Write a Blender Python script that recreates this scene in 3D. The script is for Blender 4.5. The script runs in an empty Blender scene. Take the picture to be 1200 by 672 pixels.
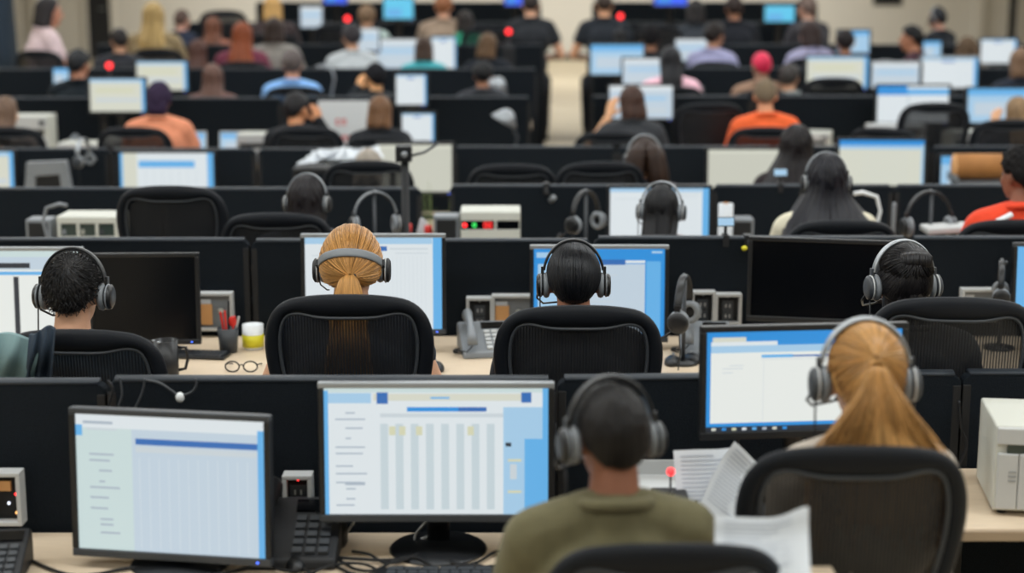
import bpy, math, random
import numpy as np
from mathutils import Vector, Matrix, Euler
R = math.radians
PI = math.pi
rnd = random.Random(7)
C = bpy.context.scene.collection
sc = bpy.context.scene

# ------------------------------------------------------------ camera, light, exposure
F_PX, CAM_Z, PITCH = 1880.0, 2.2, math.atan(366 / 1880)
cam = bpy.data.cameras.new('camera')
cam.sensor_width = 36.0
cam.lens = F_PX / 1200 * 36.0
cam.clip_end = 200
cam.dof.use_dof = True
cam.dof.focus_distance = 5.1
cam.dof.aperture_fstop = 1.4
cam.dof.aperture_blades = 9
cam_o = bpy.data.objects.new('camera', cam)
C.objects.link(cam_o)
cam_o.location = (0, 0, CAM_Z)
cam_o.rotation_euler = (PI / 2 - PITCH, 0, 0)
sc.camera = cam_o
sc.view_settings.view_transform = 'Standard'
sc.view_settings.look = 'None'
sc.view_settings.gamma = 1.0
sc.view_settings.use_curve_mapping = False
sc.view_settings.exposure = 0.0
sc.cycles.use_denoising = True
sc.cycles.max_bounces = 6
sc.cycles.transparent_max_bounces = 12
sc.cycles.caustics_reflective = False
sc.cycles.caustics_refractive = False
w = bpy.data.worlds.new('world')
sc.world = w
w.use_nodes = True
w.node_tree.nodes['Background'].inputs[0].default_value = (0.9, 0.96, 1.0, 1)
w.node_tree.nodes['Background'].inputs[1].default_value = 0.35
LAMP_W = 192.0
for i, (ly, pw) in enumerate(((0.6, .8), (3.6, 1.0), (6.4, 1.0), (9.2, 1.0), (12.2, 1.0), (15.4, 1.0), (19.5, 1.1), (25.5, 1.5), (30.3, 1.0))):
    l = bpy.data.lights.new('ceiling_lamp', 'AREA')
    l.shape = 'RECTANGLE'
    l.size, l.size_y = 14.0, 0.7
    l.energy = LAMP_W * pw
    l.color = (0.925, 0.975, 1.0)
    o = bpy.data.objects.new('ceiling_lamp', l)
    C.objects.link(o)
    o.location = (0, ly, 3.36)


def at(px, py, Y):
    """world point at depth Y seen at picture position px, py"""
    u, v = (px - 600) / F_PX, (336 - py) / F_PX
    dy = math.cos(PITCH) + v * math.sin(PITCH)
    dz = -math.sin(PITCH) + v * math.cos(PITCH)
    t = Y / dy
    return Vector((u * t, Y, CAM_Z + dz * t))


def on(px, py, z):
    """world point at height z seen at picture position px, py"""
    p = at(px, py, 1.0)
    Y = (CAM_Z - z) / (CAM_Z - p.z)
    return at(px, py, Y)


def xat(px, Y, z):
    return (px - 600) / F_PX * (Y * math.cos(PITCH) + (CAM_Z - z) * math.sin(PITCH))


def ppm(Y, z=1.1):
    return F_PX / (Y * math.cos(PITCH) + (CAM_Z - z) * math.sin(PITCH))


def srgb(r, g, b):
    f = lambda c: (c / 255 / 12.92) if c <= 10.3 else ((c / 255 + 0.055) / 1.055) ** 2.4
    return (f(r), f(g), f(b), 1.0)


# ------------------------------------------------------------ materials
MATS = {}


def mat(name, col=(128, 128, 128), rough=.5, metal=0.0, emit=0.0, bump=0.0, bscale=60, vary=0.0, spec=.5, objcol=False, sheen=0.0, stretch=None, uv=False, coat=0.0):
    if name in MATS:
        return MATS[name]
    m = bpy.data.materials.new(name)
    m.use_nodes = True
    nt = m.node_tree
    b = nt.nodes['Principled BSDF']
    b.inputs['Roughness'].default_value = rough
    b.inputs['Metallic'].default_value = metal
    b.inputs['Specular IOR Level'].default_value = spec
    b.inputs['Sheen Weight'].default_value = sheen
    b.inputs['Coat Weight'].default_value = coat
    c = srgb(*col)
    b.inputs['Base Color'].default_value = c
    csock = None
    if objcol:
        oi = nt.nodes.new('ShaderNodeObjectInfo')
        csock = oi.outputs['Color']
        nt.links.new(csock, b.inputs['Base Color'])
    if bump or vary:
        tc = nt.nodes.new('ShaderNodeTexCoord')
        vec = tc.outputs['UV' if uv else 'Object']
        if stretch:
            mp = nt.nodes.new('ShaderNodeMapping')
            mp.inputs['Scale'].default_value = stretch
            nt.links.new(vec, mp.inputs['Vector'])
            vec = mp.outputs['Vector']
        nz = nt.nodes.new('ShaderNodeTexNoise')
        nz.inputs['Scale'].default_value = bscale
        nz.inputs['Detail'].default_value = 3
        nt.links.new(vec, nz.inputs['Vector'])
        if bump:
            bp = nt.nodes.new('ShaderNodeBump')
            bp.inputs['Strength'].default_value = bump
            bp.inputs['Distance'].default_value = 0.004
            nt.links.new(nz.outputs['Fac'], bp.inputs['Height'])
            nt.links.new(bp.outputs['Normal'], b.inputs['Normal'])
        if vary:
            mx = nt.nodes.new('ShaderNodeMix')
            mx.data_type = 'RGBA'
            mx.blend_type = 'MULTIPLY'
            rr = nt.nodes.new('ShaderNodeMapRange')
            rr.inputs['From Min'].default_value = .3
            rr.inputs['From Max'].default_value = .7
            rr.inputs['To Min'].default_value = 1 - vary
            rr.inputs['To Max'].default_value = 1 + vary * .6
            nt.links.new(nz.outputs['Fac'], rr.inputs['Value'])
            mx.inputs['Factor'].default_value = 1.0
            mx.inputs['A'].default_value = c
            if csock:
                nt.links.new(csock, mx.inputs['A'])
            nt.links.new(rr.outputs['Result'], mx.inputs['B'])
            nt.links.new(mx.outputs['Result'], b.inputs['Base Color'])
    if emit:
        b.inputs['Emission Color'].default_value = c
        b.inputs['Emission Strength'].default_value = emit
        b.inputs['Base Color'].default_value = (.02, .02, .02, 1)
    MATS[name] = m
    return m


mat('wall_paint', (226, 221, 212), .9, bump=.05, bscale=40, vary=.03)
mat('ceiling_tile', (236, 236, 232), .9, bump=.2, bscale=90)
mat('floor_vinyl', (196, 180, 152), .55, vary=.05, bscale=1.5)
mat('baseboard', (46, 46, 48), .6)
mat('dark_void', (22, 26, 32), .5)
mat('fabric', (20, 27, 34), .95, bump=.9, bscale=420, vary=.55, spec=.2)
mat('rail', (38, 45, 53), .5, metal=.2)
mat('desk_wood', (214, 194, 168), .42, vary=.07, bscale=14, stretch=(1, 9, 1))
mat('desk_edge', (168, 148, 124), .5)
mat('black_plastic', (20, 22, 25), .38)
mat('soft_black', (18, 20, 24), .55)
mat('chair_frame', (22, 25, 30), .5, spec=.16, bump=.06, bscale=300)
mat('matte_black', (14, 15, 17), .7)
mat('dark_grey', (55, 59, 64), .5)
mat('mid_grey', (122, 127, 132), .45)
mat('silver', (158, 163, 168), .32, metal=.55)
mat('light_grey', (188, 190, 190), .5)
mat('beige', (196, 197, 188), .5, bump=.03, bscale=200)
mat('beige_dark', (158, 158, 148), .55)
mat('window_green', (52, 64, 60), .25)
mat('off_glass', (6, 8, 12), .2, spec=.3)
mat('paper', (204, 209, 214), .8, bump=.1, bscale=20)
mat('paper_ink', (120, 126, 138), .8)
mat('paper_line', (172, 179, 190), .8)
mat('red_ink', (226, 92, 92), .7)
mat('orange_card', (214, 160, 104), .8)
mat('cardboard', (166, 112, 58), .75, vary=.12, bscale=12)
mat('red_plastic', (206, 44, 36), .4)
mat('yellow', (214, 204, 40), .45)
mat('white_plastic', (222, 226, 228), .35)
mat('teal_cloth', (112, 138, 140), .9, bump=.2, bscale=30)
mat('navy_cloth', (34, 48, 62), .9, bump=.3, bscale=60)
mat('leaf', (108, 124, 58), .6, vary=.2, bscale=20)
mat('led_red', (255, 40, 44), emit=3.0)
mat('led_red_digit', (255, 44, 44), emit=1.6)
mat('led_green', (60, 255, 110), emit=1.4)
mat('led_blue', (70, 110, 255), emit=2.5)
mat('led_amber', (255, 190, 110), emit=1.6)
mat('led_white', (235, 240, 255), emit=1.6)
mat('skin', objcol=True, rough=.5, vary=.06, bscale=30, spec=.35)
mat('cloth', objcol=True, rough=.9, vary=.1, bscale=25, bump=.35, spec=.2, sheen=.08)
mat('hair', objcol=True, rough=.42, vary=.6, bump=.8, bscale=1.0, uv=True, stretch=(60, 2.2, 1), spec=.22)
mat('hair_strand', objcol=True, rough=.34, vary=.75, bscale=1.0, uv=True, stretch=(90, .6, 1), spec=.3)
mat('curly_hair', objcol=True, rough=.75, vary=.5, bump=1.0, bscale=130, spec=.15)
mat('eye', (18, 16, 15), .2)
mat('lips', (150, 84, 78), .5)
mat('dark_trousers', (30, 33, 42), .9, bump=.2)
mat('shoe', (22, 22, 24), .5)
for nm, c_, e_ in (('s_white', (216, 224, 228), 1), ('s_page', (226, 230, 226), 1), ('s_pale', (188, 204, 217), 1), ('s_ice', (160, 198, 226), 1),
                   ('s_sky', (96, 172, 226), 1), ('s_blue', (38, 140, 214), 1), ('s_deep', (44, 104, 176), 1), ('s_text', (164, 177, 190), 1),
                   ('s_rule', (196, 206, 212), 1), ('s_cream', (208, 210, 196), 1), ('s_beige', (196, 197, 184), 1), ('s_band', (192, 206, 212), 1),
                   ('s_mint', (196, 214, 214), 1), ('s_olive', (206, 207, 176), 1), ('s_dark', (30, 38, 50), 1), ('s_cyan', (90, 196, 232), 1), ('s_royal', (40, 84, 226), 1.2), ('s_dim', (120, 150, 175), 1)):
    mat(nm, c_, .35, emit=e_)


def mesh_weave():
    m = bpy.data.materials.new('chair_mesh')
    m.use_nodes = True
    nt = m.node_tree
    b = nt.nodes['Principled BSDF']
    b.inputs['Base Color'].default_value = srgb(15, 17, 21)
    b.inputs['Roughness'].default_value = .6
    tr = nt.nodes.new('ShaderNodeBsdfTransparent')
    mx = nt.nodes.new('ShaderNodeMixShader')
    tc = nt.nodes.new('ShaderNodeTexCoord')
    wv = nt.nodes.new('ShaderNodeTexWave')
    wv.bands_direction = 'X'
    wv.inputs['Scale'].default_value = 36
    wv.inputs['Distortion'].default_value = .25
    wv.inputs['Detail'].default_value = 1
    rr = nt.nodes.new('ShaderNodeMapRange')
    rr.inputs['To Min'].default_value = .78
    rr.inputs['To Max'].default_value = .98
    nt.links.new(tc.outputs['Object'], wv.inputs['Vector'])
    nt.links.new(wv.outputs['Fac'], rr.inputs['Value'])
    nt.links.new(rr.outputs['Result'], mx.inputs[0])
    nt.links.new(tr.outputs[0], mx.inputs[1])
    nt.links.new(b.outputs[0], mx.inputs[2])
    nt.links.new(mx.outputs[0], nt.nodes['Material Output'].inputs[0])
    MATS['chair_mesh'] = m


mesh_weave()


# ------------------------------------------------------------ mesh builder
class MB:
    def __init__(s):
        s.v, s.f, s.m, s.uv = [], [], [], []
        s.slots = []
        s.smooth = []

    def slot(s, name):
        if name not in s.slots:
            s.slots.append(name)
        return s.slots.index(name)

    def add(s, verts, faces, m=None, smooth=False, uvs=None):
        n = len(s.v)
        s.v.extend([tuple(p) for p in verts])
        k = s.slot(m) if m else 0
        for i, f in enumerate(faces):
            s.f.append(tuple(j + n for j in f))
            s.m.append(k)
            s.smooth.append(smooth)
            s.uv.append([uvs[j] for j in f] if uvs is not None else None)
        return s

    def box(s, c, d, m=None, rot=None):
        x, y, z = d[0] / 2, d[1] / 2, d[2] / 2
        vs = [Vector(p) for p in ((-x, -y, -z), (x, -y, -z), (x, y, -z), (-x, y, -z), (-x, -y, z), (x, -y, z), (x, y, z), (-x, y, z))]
        if rot is not None:
            e = Euler(rot)
            for p in vs:
                p.rotate(e)
        vs = [p + Vector(c) for p in vs]
        return s.add(vs, [(3, 2, 1, 0), (4, 5, 6, 7), (0, 1, 5, 4), (1, 2, 6, 5), (2, 3, 7, 6), (3, 0, 4, 7)], m)

    def b2(s, a, b, m=None):
        return s.box([(a[i] + b[i]) / 2 for i in range(3)], [abs(b[i] - a[i]) for i in range(3)], m)

    def quad(s, x0, z0, x1, z1, y, m=None):
        return s.add([(x0, y, z0), (x1, y, z0), (x1, y, z1), (x0, y, z1)], [(0, 1, 2, 3)], m)

    def prism(s, pts, y0, y1, m=None, smooth=False):
        """outline of (x, z) extruded along y"""
        n = len(pts)
        vs = [(p[0], y0, p[1]) for p in pts] + [(p[0], y1, p[1]) for p in pts]
        fs = [tuple(range(n)), tuple(range(2 * n - 1, n - 1, -1))]
        fs += [(i, i + n, (i + 1) % n + n, (i + 1) % n) for i in range(n)]
        return s.add(vs, fs, m, smooth)

    def tube(s, pts, r, m=None, n=8, cap=True, closed=False, flat=None, u=0.0):
        """round (or flat=(w,t)) tube along pts; r number or list"""
        P = [Vector(p) for p in pts]
        k = len(P)
        rs = r if isinstance(r, (list, tuple)) else [r] * k
        vs, uvs = [], []
        prev = None
        for i in range(k):
            if closed:
                t = P[(i + 1) % k] - P[i - 1]
            else:
                t = P[min(i + 1, k - 1)] - P[max(i - 1, 0)]
            if t.length < 1e-9:
                t = Vector((0, 0, 1))
            t.normalize()
            if prev is None:
                a = Vector((0, 0, 1)) if abs(t.z) < .9 else Vector((1, 0, 0))
                nrm = t.cross(a).normalized()
            else:
                nrm = (prev - t * prev.dot(t))
                nrm = nrm.normalized() if nrm.length > 1e-6 else t.orthogonal().normalized()
            prev = nrm
            bi = t.cross(nrm)
            for j in range(n):
                a = 2 * PI * j / n
                if flat:
                    vs.append(P[i] + nrm * (math.cos(a) * flat[0] * rs[i]) + bi * (math.sin(a) * flat[1] * rs[i]))
                else:
                    vs.append(P[i] + nrm * (math.cos(a) * rs[i]) + bi * (math.sin(a) * rs[i]))
                uvs.append((u, i / max(1, k - 1)))
        fs = []
        for i in range(k if closed else k - 1):
            i2 = (i + 1) % k
            for j in range(n):
                j2 = (j + 1) % n
                fs.append((i * n + j, i * n + j2, i2 * n + j2, i2 * n + j))
        if cap and not closed:
            fs.append(tuple(range(n - 1, -1, -1)))
            fs.append(tuple((k - 1) * n + j for j in range(n)))
        return s.add(vs, fs, m, True, uvs)

    def lathe(s, prof, c=(0, 0, 0), m=None, n=20, rot=None):
        vs, fs = [], []
        k = len(prof)
        for (r, z) in prof:
            for j in range(n):
                a = 2 * PI * j / n
                p = Vector((r * math.cos(a), r * math.sin(a), z))
                if rot is not None:
                    p.rotate(Euler(rot))
                vs.append(p + Vector(c))
        for i in range(k - 1):
            for j in range(n):
                j2 = (j + 1) % n
                fs.append((i * n + j, i * n + j2, (i + 1) * n + j2, (i + 1) * n + j))
        fs.append(tuple(range(n - 1, -1, -1)))
        fs.append(tuple((k - 1) * n + j for j in range(n)))
        return s.add(vs, fs, m, True)

    def ell(s, c, r, m=None, rot=None, nu=20, nv=12):
        vs, fs, uvs = [], [], []
        e = Euler(rot) if rot is not None else None
        for i in range(nv + 1):
            th = PI * i / nv
            for j in range(nu):
                a = 2 * PI * j / nu
                p = Vector((r[0] * math.sin(th) * math.cos(a), r[1] * math.sin(th) * math.sin(a), r[2] * math.cos(th)))
                if e:
                    p.rotate(e)
                vs.append(p + Vector(c))
                uvs.append((j / nu, i / nv))
        for i in range(nv):
            for j in range(nu):
                j2 = (j + 1) % nu
                fs.append((i * nu + j, (i + 1) * nu + j, (i + 1) * nu + j2, i * nu + j2))
        return s.add(vs, fs, m, True, uvs)

    def cap_(s, p0, r0, p1, r1, m=None, n=14):
        """tapered capsule, closed"""
        p0, p1 = Vector(p0), Vector(p1)
        d = (p1 - p0)
        L = d.length
        d = d.normalized() if L > 1e-6 else Vector((0, 0, 1))
        pts, rs = [], []
        for i in range(5):
            a = PI / 2 * i / 4
            pts.append(p0 - d * (r0 * math.cos(a)))
            rs.append(max(r0 * math.sin(a), r0 * .04))
        for i in range(5):
            a = PI / 2 * (1 - i / 4)
            pts.append(p1 + d * (r1 * math.cos(a)))
            rs.append(max(r1 * math.sin(a), r1 * .04))
        return s.tube(pts, rs, m, n)

    def grid(s, rows, m=None, uvs=None, wrap=False, smooth=True):
        """rows: list of equal-length point lists"""
        k, n = len(rows), len(rows[0])
        vs = [p for r_ in rows for p in r_]
        uu = [(j / (n if wrap else n - 1), i / (k - 1)) for i in range(k) for j in range(n)]
        fs = []
        for i in range(k - 1):
            for j in range(n if wrap else n - 1):
                j2 = (j + 1) % n
                fs.append((i * n + j, i * n + j2, (i + 1) * n + j2, (i + 1) * n + j))
        return s.add(vs, fs, m, smooth, uu)

    def mesh(s, name, default=None):
        me = bpy.data.meshes.new(name)
        me.from_pydata(s.v, [], s.f)
        if any(u is not None for u in s.uv):
            lay = me.uv_layers.new(name='UVMap')
            buf = []
            for f, u in zip(s.f, s.uv):
                for q in range(len(f)):
                    buf.extend(u[q] if u is not None else (0.0, 0.0))
            lay.data.foreach_set('uv', buf)
        for n_ in (s.slots or [default]):
            me.materials.append(MATS[n_])
        me.polygons.foreach_set('material_index', s.m)
        me.polygons.foreach_set('use_smooth', s.smooth)
        me.update()
        return me


def link(name, me, parent=None, bevel=0.0, color=None, seg=2):
    o = bpy.data.objects.new(name, me)
    C.objects.link(o)
    if parent is not None:
        o.parent = parent
    if bevel:
        b = o.modifiers.new('bevel', 'BEVEL')
        b.width = bevel
        b.segments = seg
        b.limit_method = 'ANGLE'
        b.angle_limit = R(50)
        b.harden_normals = False
    if color:
        o.color = srgb(*color)
    return o


def part(name, mb, m=None, parent=None, bevel=0.0, color=None):
    if m and not mb.slots:
        mb.slot(m)
    return link(name, mb.mesh(name, m), parent, bevel, color)


def tag(o, label=None, cat=None, group=None, kind=None):
    if label:
        o['label'] = label
    if cat:
        o['category'] = cat
    if group:
        o['group'] = group
    if kind:
        o['kind'] = kind
    return o


def empty(name, loc=(0, 0, 0), rz=0.0, scale=1.0):
    o = bpy.data.objects.new(name, None)
    o.empty_display_size = .1
    C.objects.link(o)
    o.location = loc
    o.rotation_euler = (0, 0, rz)
    o.scale = (scale,) * 3
    return o


def copy_tree(o, parent=None):
    c = o.copy()
    C.objects.link(c)
    c.parent = parent
    for ch in list(o.children):
        copy_tree(ch, c)
    return c


PROTO = {}


def inst(key, builder, label, cat, loc, rz=0.0, group=None, scale=1.0):
    """first call builds the thing, later calls copy it with all its parts"""
    if key not in PROTO:
        PROTO[key] = builder()
        o = PROTO[key]
    else:
        o = copy_tree(PROTO[key])
        for k in ('label', 'group', 'category'):
            if k in o:
                del o[k]
    o.location = loc
    o.rotation_euler = (0, 0, rz)
    o.scale = (scale,) * 3
    return tag(o, label, cat, group)


def remesh(mb, name, voxel, smooth=3, inflate=None, fold=0.0):
    """union of overlapping closed shapes into one continuous surface"""
    me = mb.mesh(name, 'skin')
    o = bpy.data.objects.new('tmp', me)
    C.objects.link(o)
    r_ = o.modifiers.new('r', 'REMESH')
    r_.mode = 'VOXEL'
    r_.voxel_size = voxel
    s_ = o.modifiers.new('s', 'SMOOTH')
    s_.factor = .5
    s_.iterations = smooth
    dg = bpy.context.evaluated_depsgraph_get()
    dg.update()
    ev = o.evaluated_get(dg)
    tmp = ev.to_mesh()
    n = len(tmp.vertices)
    co = np.empty(n * 3)
    tmp.vertices.foreach_get('co', co)
    faces = [tuple(p.vertices) for p in tmp.polygons]
    ev.to_mesh_clear()
    bpy.data.objects.remove(o)
    bpy.data.meshes.remove(me)
    return co.reshape(-1, 3), faces


# ------------------------------------------------------------ people
from mathutils import noise as mnoise


def lerp(a, b, t):
    return a + (b - a) * t


def sstep(x, a, b):
    t = min(1, max(0, (x - a) / (b - a)))
    return t * t * (3 - 2 * t)


HEAD_C = Vector((0, .07, 1.28))
HC, HR = Vector((0, -.010, .014)), Vector((.080, .101, .107))     # hair-bearing skull, head frame


def head_matrix(yaw, pitch):
    return Matrix.Translation(HEAD_C) @ Matrix.Rotation(yaw, 4, 'Z') @ Matrix.Rotation(pitch, 4, 'X') @ Matrix.Scale(.92, 4)


_hand = {}


def hand_geo(side):
    """palm down, wrist at the origin, fingers along +Y; side +1 right hand, -1 left hand"""
    if side not in _hand:
        mb = MB()
        mb.ell((0, .045, -.002), (.038, .052, .015))
        mb.cap_((0, -.03, 0), .025, (0, .02, 0), .022)
        for x, L, base in ((-.029, .068, .088), (-.009, .077, .094), (.011, .070, .092), (.029, .054, .084)):
            p = Vector((x * side, base, 0))
            q0 = Vector((x * .8 * side, .04, 0))
            mb.cap_(q0, .010, p, .0092)
            ang = R(12)
            for fr, rr in ((.45, .0085), (.32, .0078), (.23, .007)):
                q = p + Vector((x * .12 * side, math.cos(ang), -math.sin(ang))) * (L * fr)
                mb.cap_(p, rr + .0006, q, rr)
                p = q
                ang += R(26)
        p = Vector((-.028 * side, .018, -.004))
        for d, L, rr in (((-.75, .65, -.15), .042, .012), ((-.45, .85, -.25), .032, .0098), ((-.2, .9, -.35), .024, .0085)):
            q = p + Vector((d[0] * side, d[1], d[2])).normalized() * L
            mb.cap_(p, rr + .001, q, rr)
            p = q
        _hand[side] = remesh(mb, 'hand', .0042, 2)
    return _hand[side]


POSES = {
    # elbow, wrist for the right (+x) arm then the left arm; last: hand direction
    'desk': (((.255, .10, .80), (.17, .42, .785)), ((-.255, .10, .80), (-.17, .42, .785))),
    'wide': (((.285, .02, .82), (.20, .34, .785)), ((-.285, .02, .82), (-.20, .34, .785))),
    'narrow': (((.205, .10, .81), (.14, .42, .785)), ((-.205, .10, .81), (-.14, .42, .785))),
    'ear': (((.30, .14, .93), (.155, .11, 1.18)), ((-.255, .10, .80), (-.17, .42, .785))),
    'ear_left': (((.255, .10, .80), (.17, .42, .785)), ((-.30, .14, .93), (-.155, .11, 1.18))),
}


def torso(mb, g, sleeve=None, pose='desk', body=True):
    """g = extra thickness (0 skin, .013 cloth); leaning in slightly"""
    mb.ell((0, -.0, .58), (.175 + g, .135 + g, .14 + g))
    mb.cap_((0, 0, .60), .125 + g, (0, .0, .80), .118 + g)
    mb.ell((0, .0, .74), (.150 + g, .112 + g, .16))
    mb.ell((0, .015, .955), (.172 + g, .118 + g, .17 + g))
    for s in (-1, 1):
        mb.cap_((s * .05, .02, 1.115), .05 + g, (s * .165, .02, 1.075), .056 + g)
        mb.ell((s * .09, .0, .97), (.085 + g, .10 + g, .12))
        mb.ell((s * .172, .025, 1.06), (.058 + g, .06 + g, .062 + g))
    n_core = 0
    for s, (el, wr) in zip((1, -1), POSES[pose]):
        sh = Vector((s * .178, .025, 1.06))
        el, wr = Vector(el), Vector(wr)
        if body or sleeve == 'long':
            mb.cap_(sh, .050 + g, el, .040 + g)
            mb.cap_(el, .042 + g, wr, (.027 if body else .032) + g)
        elif sleeve == 'short':
            mb.cap_(sh, .052 + g, sh.lerp(el, .40), .052 + g)
        elif sleeve == 'cap':
            mb.cap_(sh, .050 + g, sh.lerp(el, .14), .050 + g)
    if pose == 'narrow':
        mb.v = [(x * .87, y, z) for x, y, z in mb.v]


def body_mesh(pose, yaw, pitch):
    mb = MB()
    torso(mb, 0, pose=pose)
    M = head_matrix(yaw, pitch)
    h = lambda p: M @ Vector(p)

    def hell(c, r, rot=None):
        n0 = len(mb.v)
        mb.ell(c, r, rot=rot)
        mb.v[n0:] = [tuple(h(p)) for p in mb.v[n0:]]
    hell((0, -.012, .018), (.0765, .096, .098))
    hell((0, .03, -.045), (.058, .066, .075))
    hell((0, .066, -.093), (.026, .022, .02))
    hell((0, .074, .028), (.05, .02, .013))
    for s in (-1, 1):
        hell((s * .034, .060, -.024), (.028, .03, .03))
        hell((s * .081, -.012, -.012), (.010, .020, .033), (R(-12), 0, 0))
    mb.cap_(h((0, .094, .012)), .009, h((0, .112, -.026)), .013)
    mb.cap_((0, .012, 1.07), .066, h((0, -.022, -.07)), .052)
    for s in (-1, 1):
        mb.cap_((s * .09, .02, .53), .088, (s * .13, .43, .545), .060)
        mb.cap_((s * .13, .43, .545), .058, (s * .13, .37, .11), .038)
        mb.cap_((s * .13, .36, .06), .040, (s * .135, .50, .04), .034)
    co, fs = remesh(mb, 'body', .0095, 3)
    out = MB()
    out.add(co, fs, 'skin', True)
    for s, (el, wr) in zip((1, -1), POSES[pose]):
        el, wr = Vector(el), Vector(wr)
        if pose == 'narrow':
            el.x *= .87
            wr.x *= .87
        d = (wr - el).normalized()
        if pose.startswith('ear') and wr.z > 1:
            d = Vector((-s * .25, .35, .9)).normalized()
        else:
            d = Vector((d.x * .5, d.y, d.z * .15)).normalized()
        x = d.cross(Vector((0, 0, 1))).normalized()
        z = x.cross(d)
        Mx = Matrix((x, d, z)).transposed().to_4x4()
        Mx.translation = wr
        hc, hf = hand_geo(s)
        A = np.array(Mx)
        out.add(hc @ A[:3, :3].T + A[:3, 3], hf, 'skin', True)
    e = MB()
    for s in (-1, 1):
        n0 = len(out.v)
        out.ell((s * .031, .078, .006), (.013, .010, .008), 'eye', nu=10, nv=8)
        out.v[n0:] = [tuple(h(p)) for p in out.v[n0:]]
    n0 = len(out.v)
    out.ell((0, .090, -.060), (.023, .008, .008), 'lips', nu=12, nv=8)
    out.v[n0:] = [tuple(h(p)) for p in out.v[n0:]]
    return out.mesh('person')


def shirt_mesh(pose, sleeve, collar):
    mb = MB()
    torso(mb, .014, sleeve, pose, body=False)
    mb.cap_((0, .012, 1.03), .088, (0, .010, 1.115), .072)
    co, fs = remesh(mb, 'shirt', .0105, 3)
    # soft folds
    ctr = np.array([0, .01])
    for i in range(len(co)):
        p = co[i]
        q = Vector((p[0] * 9, p[1] * 9, p[2] * 4))
        f = mnoise.noise(q) * .009 + mnoise.noise(q * 2.3) * .004
        d = Vector((p[0], p[1] - .01, 0))
        if d.length > 1e-4:
            d.normalize()
            co[i, 0] += d.x * f
            co[i, 1] += d.y * f
    out = MB()
    out.add(co, fs, 'cloth', True)
    ring = [(.078 * math.cos(a), .014 + .070 * math.sin(a), 1.150 - .014 * math.sin(a)) for a in [2 * PI * k / 24 for k in range(24)]]
    out.tube(ring, .014 if collar else .010, 'cloth', 8, closed=True)
    return out.mesh('shirt')


def trousers_mesh():
    mb = MB()
    mb.ell((0, -.0, .56), (.185, .15, .125))
    for s in (-1, 1):
        mb.cap_((s * .09, .02, .535), .10, (s * .13, .43, .55), .074)
        mb.cap_((s * .13, .43, .55), .072, (s * .13, .37, .13), .056)
    co, fs = remesh(mb, 'trousers', .014, 3)
    out = MB()
    out.add(co, fs, 'dark_trousers', True)
    return out.mesh('trousers')


def shoe_mesh(s):
    mb = MB()
    mb.cap_((s * .13, .35, .055), .046, (s * .135, .5, .042), .04)
    mb.ell((s * .13, .36, .085), (.046, .055, .04))
    mb.box((s * .133, .43, .014), (.088, .25, .028))
    co, fs = remesh(mb, 'shoe', .009, 2)
    out = MB()
    out.add(co, fs, 'shoe', True)
    return out.mesh('shoe')


MESHC = {}


def cached(key, fn):
    if key not in MESHC:
        MESHC[key] = fn()
    return MESHC[key]


# ---- hair, built in the head frame
LINE_SHORT = ((0, 40), (45, 36), (70, 14), (88, -4), (100, 6), (122, -26), (150, -44), (180, -47))
LINE_LONG = ((0, 38), (45, 34), (65, 10), (80, -18), (100, -34), (130, -44), (180, -48))


def hairline(az, line):
    a = abs(math.degrees(az))
    for (a0, e0), (a1, e1) in zip(line, line[1:]):
        if a <= a1:
            return lerp(e0, e1, sstep((a - a0) / (a1 - a0), 0, 1))
    return line[-1][1]


def skull(d, extra=0.0):
    """point on the hair surface along unit direction d"""
    k = 1 / math.sqrt((d.x / HR.x) ** 2 + (d.y / HR.y) ** 2 + (d.z / HR.z) ** 2)
    return HC + d * (k + extra)


def hair_cap(mb, thick=.014, line=LINE_SHORT, rough=0.0, m='hair', crown=(0, -.4, .92), nu=72, nv=40, locks=.0):
    cr = Vector(crown).normalized()
    q = cr.to_track_quat('Z', 'Y')
    rows = []
    for i in range(nv + 1):
        th = PI * max(.004, min(.996, i / nv))
        row = []
        for j in range(nu):
            a = 2 * PI * j / nu
            d = q @ Vector((math.sin(th) * math.cos(a), math.sin(th) * math.sin(a), math.cos(th)))
            el = math.degrees(math.asin(max(-1, min(1, d.z))))
            cov = sstep(el - hairline(math.atan2(d.x, d.y), line), -3, 7)
            t = lerp(-.012, thick, cov)
            if rough:
                t += cov * rough * (mnoise.noise(d * 9) + .6 * mnoise.noise(d * 21))
            if locks:
                t += cov * locks * math.sin(a * 17 + 3 * mnoise.noise(d * 4)) * sstep(th, .1, .5)
            row.append(skull(d, t))
        rows.append(row)
    mb.grid(rows, m, wrap=True)
    return mb


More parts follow.
